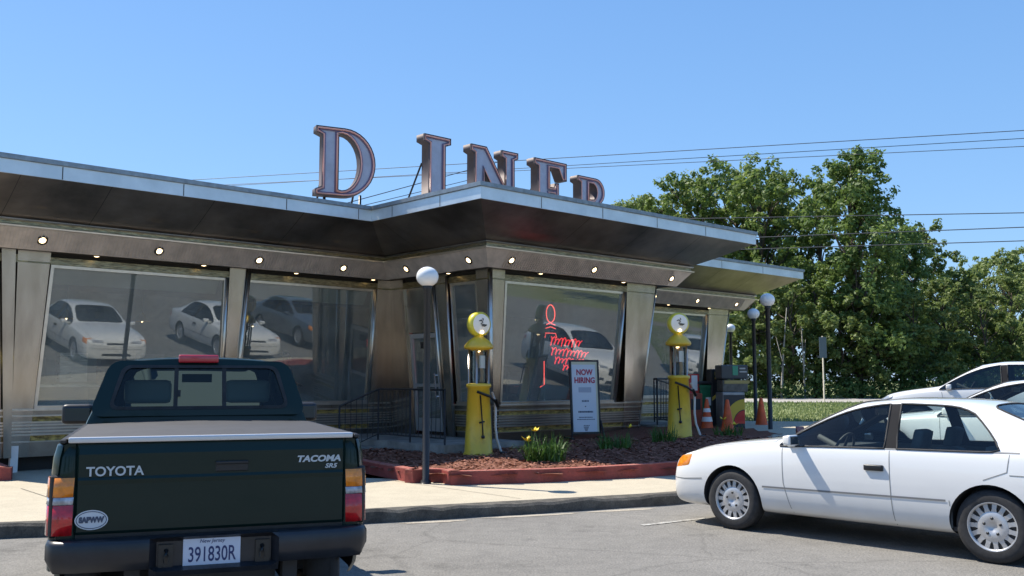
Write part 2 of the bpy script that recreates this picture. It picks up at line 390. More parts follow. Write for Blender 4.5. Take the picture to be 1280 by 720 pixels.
timber(bm, (-12,12.4), (-7.28,14.15)); timber(bm, (-7.28,14.15), (-7.9,15.0))
tag(obj('bed_border', bm, [REDP,REDTOP]), 'red painted timber border at the far left by the foot of the diner wall', 'garden edging')
def bedz(x, y):
    # mound: rises from the border towards the wall
    d = 9
    for a,b in zip(BED[:-1],BED[1:]):
        a=Vector(a); b=Vector(b); p=Vector((x,y)); t=max(0,min(1,(p-a).dot(b-a)/(b-a).length_squared)); d=min(d,(p-a.lerp(b,t)).length)
    return g(x,y)*.6+.146+.135+.075*sm(d/2.0)
def inpoly(x, y, poly):
    c = False; n=len(poly)
    for i in range(n):
        x0,y0=poly[i]; x1,y1=poly[(i+1)%n]
        if (y0>y)!=(y1>y) and x < (x1-x0)*(y-y0)/(y1-y0)+x0: c = not c
    return c
BPOLY = BED+[(4.0,22.6),(-.4,19.8),(-2.3,17.6),(-3.3,16.9)]
bm = bmesh.new()
r3 = random.Random(11); cache = {}
st = .16
def mv(i,j):
    if (i,j) not in cache:
        x=-3.6+i*st; y=13+j*st
        cache[(i,j)] = bm.verts.new((x,y,bedz(x,y)+r3.uniform(-.015,.015)))
    return cache[(i,j)]
def near_in(x,y): return inpoly(x,y,BPOLY)
for i in range(62):
    for j in range(64):
        x=-3.6+(i+.5)*st; y=13+(j+.5)*st
        if near_in(x,y+.02): bm.faces.new([mv(i,j),mv(i+1,j),mv(i+1,j+1),mv(i,j+1)])
tag(obj('mulch_bed', bm, MULCH, smooth=True), kind='structure')
CH1 = pr('mulch_chips', (0.36,0.155,0.10), .9, col2=(0.15,0.055,0.038), nscale=9, thresh=(.35,.6))
bm = bmesh.new()
for _ in range(9000):
    x = r3.uniform(-3,5.4); y = r3.uniform(13.6,18.5)
    if not near_in(x,y): continue
    a = r3.uniform(0,PI); L = r3.uniform(.015,.05); W_ = r3.uniform(.006,.014); z = bedz(x,y)+.012+r3.uniform(0,.015); t = r3.uniform(-.4,.4)
    d = Vector((math.cos(a),math.sin(a),t))*L; s = Vector((-math.sin(a),math.cos(a),r3.uniform(-.5,.5)))*W_
    p = Vector((x,y,z)); quad(bm,[p-d-s,p+d-s,p+d+s,p-d+s])
tag(obj('mulch_chips', bm, CH1), 'loose reddish bark chips over the bed in front of the diner', 'mulch', kind='stuff')
# ------------------------------------------------------------------ the diner
diner = empty('diner_building', (BI.x,BI.y,0), BROT, 'low stainless steel roadside diner with big leaning windows and a wide flared canopy', 'building')
LEAN = .10
class Face:
    def __init__(s, base, along, out): s.b=Vector((*base,0)); s.a=Vector((*along,0)); s.o=Vector((*out,0))
    def P(s, t, z, off=0.0): return s.b+s.a*t+s.o*(off-LEAN*(3.73-z))+Vector((0,0,z))
F1 = Face((0,0),(1,0),(0,-1)); F2 = Face((0,0),(0,-1),(-1,0)); F3 = Face((0,-3.36),(1,0),(0,-1))
F4 = Face((5.19,0),(0,-1),(1,0)); F6 = Face((13,0),(0,1),(1,0))
def slab(bm, F, poly, o0, o1, mi=0):
    a = [bm.verts.new(F.P(t,z,o0)) for t,z in poly]; b = [bm.verts.new(F.P(t,z,o1)) for t,z in poly]; n=len(poly)
    bm.faces.new(b).material_index=mi; bm.faces.new(a[::-1]).material_index=mi
    for k in range(n): bm.faces.new([a[k],a[(k+1)%n],b[(k+1)%n],b[k]]).material_index=mi
def dpart(name, bm, m, parent=None, smooth=False):
    bmesh.ops.recalc_face_normals(bm, faces=bm.faces[:])
    return obj(name, bm, m, parent or diner, smooth)
ZB,ZS,ZH,ZT = .28,1.10,3.60,3.80
def base_wall(F, s0t, s1t, lean0=0, lean1=0, z0=ZB):
    """stainless base: bands between z0 and the sill; lean0/lean1 = -1/0/1 keeps mitres at the corners"""
    def ends(z, o): return (s0t+lean0*(LEAN*(3.73-z)-o), s1t+lean1*(LEAN*(3.73-z)-o))
    bands = [(z0,.53,.03,0),(.53,.55,.06,1),(.55,.645,.012,2),(.645,.67,.06,1),(.67,.70,.02,0),(.70,.725,.06,1),(.725,.755,.02,0),(.755,.78,.06,1),
             (.78,.81,.02,0),(.81,.835,.06,1),(.835,.86,.02,0),(.86,.885,.06,1),(.885,.97,.012,2),(.97,.995,.06,1),(.995,1.07,.025,0),(1.07,1.10,.08,1)]
    bm = bmesh.new()
    for za,zb,o,mi in bands:
        if zb <= z0: continue
        e0 = ends(za,o); e1 = ends(zb,o)
        slab(bm, F, [(e0[0],za),(e0[1],za),(e1[1],zb),(e1[0],zb)], -.12, o, mi)
    dpart('base_panel', bm, [BASEP,STEELT,BASEQ])
def window(F, t0, t1, b0, b1, zs=ZS, zh=ZH, tubeR=True, tubeL=False, label=None):
    fw=.055
    bm = bmesh.new()
    slab(bm,F,[(b0,zs),(b1,zs),(b1,zs+fw),(b0,zs+fw)],-.06,.05)
    slab(bm,F,[(t0,zh-fw),(t1,zh-fw),(t1,zh),(t0,zh)],-.06,.03)
    for (bt,tt,w_) in ((b0,t0,fw),(b1-fw,t1-fw,fw)):
        slab(bm,F,[(bt,zs+fw),(bt+w_,zs+fw),(tt+w_,zh-fw),(tt,zh-fw)],-.06,.028)
    if tubeR: tube(bm,[F.P(b1+.0,zs,.05),F.P(t1+.0,zh,.05)],.032,8)
    if tubeL: tube(bm,[F.P(b0-.0,zs,.05),F.P(t0-.0,zh,.05)],.032,8)
    w_ = dpart('window', bm, STEELT)
    bm = bmesh.new(); quad(bm,[F.P(b0+.03,zs+.03,-.01),F.P(b1-.03,zs+.03,-.01),F.P(t1-.03,zh-.03,-.01),F.P(t0+.03,zh-.03,-.01)])
    obj('pane', bm, WGLASS, w_)
    return w_
def pilaster(F, t0, t1, b0, b1, zb=ZB, o=.045, flute=True):
    bm = bmesh.new()
    slab(bm,F,[(b0,zb),(b1,zb),(t1,ZT),(t0,ZT)],-.08,o)
    dpart('pilaster', bm, PANEL)
# long front, left of the entrance wing
window(F1,-7.20,-3.93,-7.30,-3.88, tubeR=True); window(F1,-3.49,-.42,-3.55,-.40)
pilaster(F1,-7.75,-7.22,-7.62,-7.34); pilaster(F1,-3.90,-3.52,-3.82,-3.62, o=.06); pilaster(F1,-.38,0,-.36,0.34); pilaster(F1,-8.45,-8.04,-8.30,-7.76)
bm = bmesh.new(); slab(bm,F1,[(-7.74,.28),(-7.62,.28),(-7.80,3.8),(-8.02,3.8)],-.05,.10); dpart('fin', bm, PANEL)
bm = bmesh.new(); tube(bm,[F1.P(-3.50,3.8,.10),F1.P(-3.62,.28,.08)],.04,8); dpart('fin', bm, STEELT)
base_wall(F1,-8.4,0.0,0,1)
# entrance wing, left side with the door
pilaster(F2,0.0,.52,-.30,.5, zb=.3)
bm = bmesh.new(); slab(bm,F2,[(.52,2.62),(1.58,2.62),(1.58,3.72),(.52,3.72)],-.06,.0); 
for z in (2.66,3.2): slab(bm,F2,[(.56,z),(1.54,z),(1.54,z+.03),(.56,z+.03)],0,.02)
dpart('door_surround', bm, PANEL)
for (x0,x1) in ((.44,.585),(1.555,1.70)):
    bm = bmesh.new(); slab(bm,F2,[(x0,.45),(x1,.45),(x1,2.66),(x0,2.66)],-.08,-.002); dpart('door_jamb', bm, PANEL)
bm = bmesh.new(); fw=.09
slab(bm,F2,[(.58,.50),(1.56,.50),(1.56,.78),(.58,.78)],-.04,.0); slab(bm,F2,[(.58,2.50),(1.56,2.50),(1.56,2.60),(.58,2.60)],-.04,.0)
slab(bm,F2,[(.58,.78),(.58+fw,.78),(.58+fw,2.5),(.58,2.5)],-.04,0); slab(bm,F2,[(1.56-fw,.78),(1.56,.78),(1.56,2.5),(1.56-fw,2.5)],-.04,0)
slab(bm,F2,[(.58+fw,1.45),(1.56-fw,1.45),(1.56-fw,1.52),(.58+fw,1.52)],-.04,0)
door = dpart('door', bm, pr('door_aluminium',(0.60,0.60,0.60),.4,.7))
bm = bmesh.new(); quad(bm,[F2.P(.62,.7,-.03),F2.P(1.52,.7,-.03),F2.P(1.52,2.52,-.03),F2.P(.62,2.52,-.03)]); obj('pane', bm, WGLASS, door)
bm = bmesh.new(); tube(bm,[F2.P(1.44,1.2,.06),F2.P(1.44,1.75,.06)],.015,8); tube(bm,[F2.P(1.44,1.25,-.02),F2.P(1.44,1.25,.06)],.012,6); tube(bm,[F2.P(1.44,1.7,-.02),F2.P(1.44,1.7,.06)],.012,6)
obj('handle', bm, CHROME, door)
bm = bmesh.new(); slab(bm,F2,[(.92,2.28),(1.18,2.28),(1.18,2.42),(.92,2.42)],-.028,-.018); obj('door_notice', bm, BLACK, door)
pilaster(F2,1.6,2.08,1.68,1.98, zb=.3)
bm = bmesh.new(); tube(bm,[F2.P(1.6,3.75,.07),F2.P(1.68,.3,.07)],.03,8); dpart('fin',bm,STEELT)
bm = bmesh.new(); tube(bm,[F2.P(2.08,3.75,.07),F2.P(1.98,.3,.07)],.03,8); dpart('fin',bm,STEELT)
window(F2,2.12,2.98,2.1,2.94, tubeR=False)
pilaster(F2,3.0,3.36,2.9,3.02, zb=.3)
base_wall(F2,2.0,3.36,0,-1)
# entrance wing, front
pilaster(F3,0,.38,.343,.50, zb=.3); window(F3,.42,4.08,.50,3.98)
pilaster(F3,4.14,5.19,4.34,4.847, zb=.3)
bm = bmesh.new(); tube(bm,[F3.P(0,3.8,.03),F3.P(.343,.3,.03)],.04,8); dpart('fin',bm,STEELT)
bm = bmesh.new(); tube(bm,[F3.P(5.19,3.8,.03),F3.P(4.847,.3,.03)],.03,8); dpart('fin',bm,STEELT)
base_wall(F3,0,5.19,1,-1)
# wing right side, right front
bm = bmesh.new(); slab(bm,F4,[(0,.3),(3.02,.3),(3.36,3.8),(0,3.8)],-.06,.02); dpart('side_wall',bm,PANEL)
window(F1,7.3,11.86,7.4,11.75); window(F1,5.5,7.0,5.55,6.95,zs=1.1)
pilaster(F1,11.92,13.0,12.12,12.657); pilaster(F1,7.0,7.3,7.05,7.3); pilaster(F1,5.19,5.5,5.2,5.5)
bm = bmesh.new(); tube(bm,[F1.P(13,3.8,.03),F1.P(12.657,.3,.03)],.03,8); dpart('fin',bm,STEELT)
base_wall(F1,5.0,13.0,0,-1)
bm = bmesh.new(); slab(bm,F6,[(.343,.3),(9,.3),(9,3.8),(0,3.8)],-.06,.02); dpart('end_wall',bm,PANEL)
bm = bmesh.new(); box(bm,(-8.4,8.9,0.1),(13,9.1,4.9)); dpart('back_wall',bm,PANEL)
bm = bmesh.new(); box(bm,(-8.4,.36,.1),(-8.3,8.9,3.8)); box(bm,(-8.4,-.02,3.4),(-8.3,.36,3.8)); dpart('end_wall',bm,PANEL)
# foundation (dark set-back skirt)
bm = bmesh.new(); box(bm,(-8.2,.55,-.2),(12.5,8.9,.35)); box(bm,(.5,-2.85,-.2),(4.6,.55,.35)); dpart('foundation',bm,DARKW)
bm = bmesh.new(); box(bm,(-7.62,.28,0),(-7.5,.38,.5)); dpart('foot',bm,WHITE)
bm = bmesh.new(); box(bm,(-3.76,.28,0),(-3.66,.38,.5)); dpart('foot',bm,WHITE)
# swept eaves
def ring(b): return [(-8.62,-b),(-b,-b),(-b,-3.36-b),(5.19+b,-3.36-b),(5.19+b,-b),(13+b,-b),(13+b,9.2)]
def sweep(name, prof, mats, mi=None, seg=None, subdiv=None):
    bm = bmesh.new(); R = [[bm.verts.new((x,y,z)) for x,y in ring(b)] for b,z in prof]
    for i in range(len(prof)-1):
        for k in range(6):
            f = bm.faces.new([R[i][k],R[i][k+1],R[i+1][k+1],R[i+1][k]]); f.material_index = mi[i] if mi else 0
    return obj(name, bm, mats, diner)
sweep('head_trim', [(.0,3.59),(.035,3.60),(.035,3.725),(.0,3.73)], QUILT)
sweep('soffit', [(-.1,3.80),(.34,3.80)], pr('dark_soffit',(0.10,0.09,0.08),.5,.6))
sweep('wall_head', [(-.02,3.72),(-.02,3.80)], DARKW)
sweep('cove', [(.34,3.80),(.34,3.785),(.36,3.785),(.62,4.11)], COVE)
sweep('moulding', [(.62,4.11),(.66,4.115),(.665,4.14),(.62,4.15),(.60,4.16),(.60,4.215),(.64,4.22),(.655,4.235),(.65,4.25),(.60,4.26)], [STEELT,QUILT], mi=[0,0,0,0,1,0,0,0,0])
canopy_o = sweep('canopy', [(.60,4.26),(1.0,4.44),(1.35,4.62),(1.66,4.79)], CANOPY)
fascia_o = sweep('fascia', [(1.66,4.79),(1.66,4.775),(1.69,4.775),(1.69,4.99),(1.70,4.99),(1.70,5.0),(1.725,5.0),(1.725,5.075),(1.62,5.09)], [FASCIA,pr('flashing_edge',(0.30,0.33,0.35),.45,.8,noise=.2)], mi=[0,0,0,0,1,1,1,1])
sweep('roof', [(1.62,5.09),(.4,5.02),(-.8,5.02)], ROOF)
bm = bmesh.new()
for r_ in ((-8.62,.8,12.2,9.2),): quad(bm,[(r_[0],r_[1],5.02),(r_[2],r_[1],5.02),(r_[2],r_[3],5.02),(r_[0],r_[3],5.02)])
bm2 = bmesh.new(); pf=[(.34,3.80),(.36,3.785),(.62,4.11),(.65,4.25),(.60,4.26),(1.0,4.44),(1.35,4.62),(1.66,4.79),(1.69,4.775),(1.69,4.99),(1.725,5.0),(1.725,5.075),(1.62,5.09),(.4,5.02),(-9.2,5.02),(-9.2,3.80)]
quad(bm2,[(-8.615,-b_,z_) for b_,z_ in pf]); dpart('roof_end', bm2, PANEL)
quad(bm,[(.8,-2.56,5.02),(4.39,-2.56,5.02),(4.39,.8,5.02),(.8,.8,5.02)]); dpart('roof_deck',bm,ROOF)
# canopy seams, fascia joints, cove ribs
bm = bmesh.new()
def strip(F, s, prof, w_=.008, lift=.004, stretch=0):
    pass
SEAM = pr('sheet_seam',(0.10,0.09,0.085),.5,.6)
def cross(bm, ax, F, w_=.006, prof=((.62,4.268),(1.65,4.783))):
    """a seam across the canopy at position ax on face F"""
    bm = bmesh.new()
    for (b0,z0),(b1,z1) in zip(prof[:-1],prof[1:]):
        o = Vector((0,0,-.006))
        def q(t,b,z): return F.b+F.a*t+F.o*b+Vector((0,0,z))+o
        quad(bm,[q(ax-w_,b0,z0),q(ax+w_,b0,z0),q(ax+w_,b1,z1),q(ax-w_,b1,z1)])
    bmesh.ops.remove_doubles(bm,verts=bm.verts[:],dist=.0005); obj('seam', bm, SEAM, canopy_o)
pc = ((.62,4.268),(1.0,4.44),(1.35,4.62),(1.65,4.783))
for a_ in (-8.2,-6.8,-5,-3.2): cross(None,a_,F1,prof=pc)
for a_ in (8.6,10.4,12.2): cross(None,a_,F1,prof=pc)
for a_ in (1.2,3.0,4.8): cross(None,a_,F3,prof=pc)
for a_ in (1.9,): cross(None,a_,F2,prof=pc)
def vseam(F, t):
    def q(t,b,z): return F.b+F.a*t+F.o*b+Vector((0,0,z))
    bm = bmesh.new(); quad(bm,[q(t-.008,1.693,4.78),q(t+.008,1.693,4.78),q(t+.008,1.693,4.985),q(t-.008,1.693,4.985)]); obj('joint', bm, SEAM, fascia_o)
for a_ in (-7.6,-5.6,-3.6,-2.0,8.2,10.3,12.4): vseam(F1,a_)
for a_ in (-.2,1.5,3.2,4.9): vseam(F3,a_)
for a_ in (2.4,3.9): vseam(F2,a_)
bm = bmesh.new()
def rib(F,t,w_=.006):
    def q(t,b,z): return F.b+F.a*t+F.o*b+Vector((0,0,z))
    a=q(t-w_,.375,3.795); b=q(t+w_,.375,3.795); c=q(t+w_,.615,4.095); d=q(t-w_,.615,4.095); m = F.o*.008+Vector((0,0,-.008))
    quad(bm,[a,b,b+m,a+m]); quad(bm,[a+m,b+m,c+m,d+m]); quad(bm,[a,a+m,d+m,d]); quad(bm,[b,c,c+m,b+m])
t=-8.55
while t < -.7: rib(F1,t); t+=.06
t=.0
while t < 5.2: rib(F3,t); t+=.06
t=5.9
while t < 13.1: rib(F1,t); t+=.06
obj('cove_ribs', bm, COVE, diner)
# spot lights
BULB = pr('lamp_bulb',(1,.93,.8),.3, emis=(1,.74,.40), estr=3.2)
def spot(F,t,kind):
    if kind==0:
        bm = bmesh.new(); nrm = (F.o*.79+Vector((0,0,-.61))).normalized(); p = F.b+F.a*t+F.o*.487+Vector((0,0,3.944)); R=.062
    else:
        bm = bmesh.new(); nrm = Vector((0,0,-1)); p = F.b+F.a*t+F.o*.19+Vector((0,0,3.80)); R=.055
    M = basis(p, F.a, nrm.cross(F.a), nrm)
    lathe(bm,[(R+.03,0),(R+.03,.012),(R,.02),(R-.008,.004)],20,cap=False)
    bm.transform(M); s_ = obj('spotlight', bm, pr('lamp_trim',(0.09,0.075,0.06),.35,.8), diner)
    bm = bmesh.new(); lathe(bm,[(R-.006,.006),(R*.8,.018),(R*.4,.026),(.001,.028)],16,cap=False); bm.transform(M); obj('bulb', bm, BULB, s_)
for a_ in (-7.5,-5.5,-3.5,-1.56,8.75,10.75,12.75): spot(F1,a_,0)
for a_ in (-8.3,-6.5,-4.5,-2.5,-.6,7.75,9.75,11.75): spot(F1,a_,1)
for a_ in (1.25,3.3): spot(F2,a_,0)
for a_ in (2.3,): spot(F2,a_,1)
for a_ in (.15,2.55,5.2): spot(F3,a_,0)
for a_ in (1.25,3.85): spot(F3,a_,1)
# inside
INW = pr('interior_wall',(0.30,0.34,0.30),.7,noise=.3,nscale=1.2)
INF = pr('interior_floor',(0.08,0.07,0.06),.4,noise=.3)
bm = bmesh.new(); box(bm,(-8.25,.45,.36),(12.6,8.7,.46)); box(bm,(.5,-2.9,.36),(4.7,.45,.46)); dpart('floor',bm,INF)
bm = bmesh.new(); box(bm,(-8.25,.1,3.66),(12.8,8.7,3.74)); box(bm,(.1,-3.2,3.66),(5.0,.1,3.74)); dpart('ceiling',bm,pr('ceiling_panels',(0.20,0.20,0.18),.8))
bm = bmesh.new(); box(bm,(-8.25,5.6,.46),(12.8,5.7,3.66)); dpart('inner_wall',bm,INW)
bm = bmesh.new(); quad(bm,[(-7.2,.34,3.30),(-4,.34,3.30),(-4,.13,3.58),(-7.2,.13,3.58)]); quad(bm,[(-3.4,.34,3.26),(-.5,.34,3.26),(-.5,.13,3.58),(-3.4,.13,3.58)])
dpart('roller_blind',bm,pr('blind_cloth',(0.55,0.60,0.55),.9))
bm = bmesh.new(); box(bm,(-8,3.9,.46),(-1.0,4.5,1.45)); box(bm,(-8,3.86,1.45),(-1,4.55,1.5),1); dpart('counter',bm,[pr('counter_front',(0.20,0.25,0.21),.4),STEEL])
bm = bmesh.new()
for k in range(8): box(bm,(-8+k*.9,5.3,1.55+.05*(k%3)),(-7.4+k*.9,5.58,2.1+.12*(k%2)),k%3)
dpart('back_shelf',bm,[STEEL,pr('shelf_box',(0.25,0.10,0.06),.6),pr('shelf_white',(0.45,0.45,0.42),.6)])
STRIPE = pr('yellow_strip_lamp',(1,.85,.3),.4,emis=(1,.85,.25),estr=1.6)
bm = bmesh.new(); box(bm,(-8.15,3.2,1.95),(-7.3,3.23,2.0)); box(bm,(-7.1,3.2,1.95),(-6.6,3.23,2.0)); dpart('strip_lamp',bm,STRIPE)
SEATR = pr('booth_vinyl',(0.13,0.16,0.13),.45); TABT = pr('table_top',(0.35,0.34,0.30),.35)
bth = empty('dining_booth', (0,0,0), BROT)
bm = bmesh.new(); box(bm,(-.62,0,.46),(-.18,1.1,.92)); box(bm,(-.72,0,.46),(-.60,1.1,1.45)); bevel(bm,.03,2); obj('bench',bm,SEATR,bth,True)
bm = bmesh.new(); box(bm,(.18,0,.46),(.62,1.1,.92)); box(bm,(.60,0,.46),(.72,1.1,1.45)); bevel(bm,.03,2); obj('bench',bm,SEATR,bth,True)
bm = bmesh.new(); box(bm,(-.3,.02,1.18),(.3,1.1,1.22)); box(bm,(-.04,.5,.46),(.04,.58,1.18)); obj('table',bm,TABT,bth)
spots_ = [(-6.5,'first dining booth behind the big left window'),(-4.9,'second dining booth behind the big left window'),(-2.7,'dining booth behind the window nearest the entrance'),(9.2,'dining booth behind the window at the right end of the diner'),(10.9,'dining booth deepest behind the right end window')]
for i,(a_,lb) in enumerate(spots_):
    b_ = bth if i==0 else copy_tree(bth)
    q = BI+U*a_-N*.6; b_.location = (q.x,q.y,0); tag(b_, lb, 'booth', 'dining booths along the diner windows')
# dark till cabinet in the wing window
def loc(a_, b_, z=0): q = BI+U*a_+N*b_; return (q.x,q.y,z)
bm = bmesh.new(); box(bm,(-.36,-.2,0),(.30,.2,1.42)); bevel(bm,.03,2); 
cab = empty('machine_cabinet', loc(1.2,2.75,.46), BROT, 'tall black cabinet standing inside the wing window under the red neon', 'cabinet')
obj('body', bm, BLACK, cab); bm = bmesh.new(); box(bm,(-.3,-.215,.5),(.2,-.198,1.3)); obj('front_panel', bm, pr('dark_panel',(0.05,0.045,0.04),.3), cab)
bm = bmesh.new(); tube(bm,[(-.2,-.24,1.0),(-.05,-.24,1.0)],.015,6); obj('handle', bm, CHROME, cab)
# red neon sign in the wing window
NEON = pr('red_neon',(1,.15,.12),.4,emis=(1.0,.10,.08),estr=1.3)
ns = empty('neon_sign', loc(2.05,3.03,0), BROT, 'red neon window sign with a looped ring above script writing in the wing window', 'neon sign')
def curve_pts(f, n=40): return [f(i/n) for i in range(n+1)]
bm = bmesh.new()
tube(bm, curve_pts(lambda t:(.0+.13*math.sin(2*PI*t), 0, 3.02+.19*math.cos(2*PI*t)),36), .011, 6); obj('ring_tube',bm,NEON,ns)
bm = bmesh.new()
tube(bm,[(-.13,0,2.78),(-.02,0,2.82),(.14,0,2.78)],.010,6); tube(bm,[(-.15,0,2.70),(.0,0,2.74),(.15,0,2.70)],.010,6)
tube(bm,[(-.17,0,2.5),(-.15,0,2.60),(.15,0,2.60),(.18,0,2.5)],.010,6); obj('collar_tube',bm,NEON,ns)
NEONS = pr('red_neon_script',(0.9,.06,.06),.4,emis=(.9,.03,.03),estr=1.1)
def script(x0,x1,z,h,nl,slope):
    bm = bmesh.new(); pts=[]
    for i in range(nl*10+1):
        t=i/(nl*10); ph=2*PI*nl*t; A=h*(.55+.45*math.sin(t*9+1)**2)
        pts.append((x0+(x1-x0)*t+.045*math.sin(ph+.9), 0, z+slope*(x0+(x1-x0)*t)+A*math.cos(ph)))
    tube(bm,pts,.012,5); obj('script_tube',bm,NEONS,ns)
script(-.02,.95,2.44,.10,9,-.05); script(.0,1.15,2.22,.09,10,-.06); script(.10,1.2,2.03,.08,10,-.05); script(.35,1.25,1.88,.06,8,-.03)
bm = bmesh.new(); tube(bm,[(-.2,0,2.0),(-.2,0,1.5),(-.32,0,1.45)],.010,6); obj('tail_tube',bm,NEON,ns)

# steps, platform, railings
bm = bmesh.new()
box(bm,(-1.55,-3.9,-.1),(.45,.35,.42)); box(bm,(-1.9,-1.75,-.1),(-1.55,.35,.30)); box(bm,(-2.25,-1.75,-.1),(-1.9,.35,.17))
o_ = obj('entrance_steps', bm, CONC); o_.location=(BI.x,BI.y,0); o_.rotation_euler=(0,0,BROT)
tag(o_,'grey concrete landing with steps at the diner side door','steps')
bm = bmesh.new(); box(bm,(5.3,-3.3,-.1),(6.6,.3,.55)); box(bm,(6.6,-2.2,-.1),(7.0,.3,.42))
o_ = obj('entrance_steps', bm, CONC); o_.location=(BI.x,BI.y,0); o_.rotation_euler=(0,0,BROT)
tag(o_,'concrete landing on the right side of the entrance wing behind black railings','steps')
def railing(path, h, nb, label, posts=True):
    r_ = empty('railing', (BI.x,BI.y,0), BROT, label, 'railing')
    bm = bmesh.new(); tube(bm,[(x,y,z+h) for x,y,z in path],.02,8); tube(bm,[(x,y,z+.12) for x,y,z in path],.012,6); obj('rail',bm,BLACK,r_)
    bm = bmesh.new()
    for (x,y,z) in path: tube(bm,[(x,y,z-.05),(x,y,z+h)],.019,6)
    obj('post',bm,BLACK,r_)
    bm = bmesh.new()
    for (a,b) in zip(path[:-1],path[1:]):
        a=Vector(a); b=Vector(b); n=max(2,int((b-a).length/nb))
        for i in range(1,n): p=a.lerp(b,i/n); tube(bm,[p+Vector((0,0,.12)),p+Vector((0,0,h))],.007,5)
    obj('balusters',bm,BLACK,r_)
railing([(-1.5,-3.85,.42),(-1.5,-2.8,.42),(-1.5,-1.75,.42),(-2.4,-1.75,.1)],1.0,.13,'black metal railing on the landing by the side door, left of the first yellow pump')
railing([(5.35,-3.25,.55),(6.55,-3.25,.55),(6.55,-2.2,.55),(7.3,-2.2,.40)],1.08,.11,'black metal railing beside the second yellow pump at the right of the wing')

# ------------------------------------------------------------------ roof letters
LET = {
 'I': ([[(0,0),(.5,0),(.5,.1),(.4,.13),(.4,.87),(.5,.9),(.5,1),(0,1),(0,.9),(.1,.87),(.1,.13),(0,.1)]]),
 'N': ([[(0,0),(.36,0),(.36,.1),(.29,.13),(.29,.6),(.70,0),(.92,0),(.92,.87),(1,.9),(1,1),(.64,1),(.64,.9),(.72,.87),(.72,.42),(.32,1),(0,1),(0,.9),(.08,.87),(.08,.13),(0,.1)]]),
 'E': ([[(0,0),(.8,0),(.8,.3),(.7,.3),(.6,.12),(.38,.12),(.38,.45),(.5,.45),(.52,.38),(.6,.38),(.6,.64),(.52,.64),(.5,.56),(.38,.56),(.38,.88),(.6,.88),(.7,.7),(.8,.7),(.8,1),(0,1),(0,.9),(.1,.87),(.1,.13),(0,.1)]]),
}
def arc(cx,cy,rx,ry,a0,a1,n): return [(cx+rx*math.cos(math.radians(a0+(a1-a0)*i/n)), cy+ry*math.sin(math.radians(a0+(a1-a0)*i/n))) for i in range(n+1)]
LET['D'] = [[(0,0)]+arc(.45,.5,.5,.5,-90,90,18)+[(0,1),(0,.91),(.1,.87),(.1,.13),(0,.09)], [(.36,.1)]+arc(.40,.5,.30,.41,-88,88,14)+[(.36,.9)]]
LET['R'] = [[(0,0),(.46,0),(.46,.1),(.38,.13),(.38,.46),(.5,.46),(.68,0),(1,0),(.8,.5)]+arc(.6,.74,.3,.26,-50,90,10)+[(0,1),(0,.9),(.1,.87),(.1,.13),(0,.1)], [(.38,.57)]+arc(.5,.725,.14,.155,-85,85,8)+[(.38,.88)]]
def area(p): return sum(p[i][0]*p[(i+1)%len(p)][1]-p[(i+1)%len(p)][0]*p[i][1] for i in range(len(p)))/2
def inset(p, d):
    n=len(p); s = 1 if area(p)>0 else -1; out=[]
    for i in range(n):
        a=Vector(p[i-1]); b=Vector(p[i]); c=Vector(p[(i+1)%n])
        e0=(b-a).normalized(); e1=(c-b).normalized(); n0=Vector((-e0.y,e0.x))*s; n1=Vector((-e1.y,e1.x))*s
        m=(n0+n1); 
        if m.length<.1: m=n0
        m.normalize(); out.append(b+m*d/max(.45,m.dot(n0)))
    return out
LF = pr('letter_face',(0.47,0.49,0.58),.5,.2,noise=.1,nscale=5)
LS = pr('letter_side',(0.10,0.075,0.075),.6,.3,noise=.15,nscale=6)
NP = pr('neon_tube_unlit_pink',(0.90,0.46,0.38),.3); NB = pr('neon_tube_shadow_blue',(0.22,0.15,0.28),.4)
sign = empty('roof_sign', (BI.x,BI.y,0), BROT, 'large serif letters DINER outlined in pink neon tube standing on the canopy roof', 'sign')
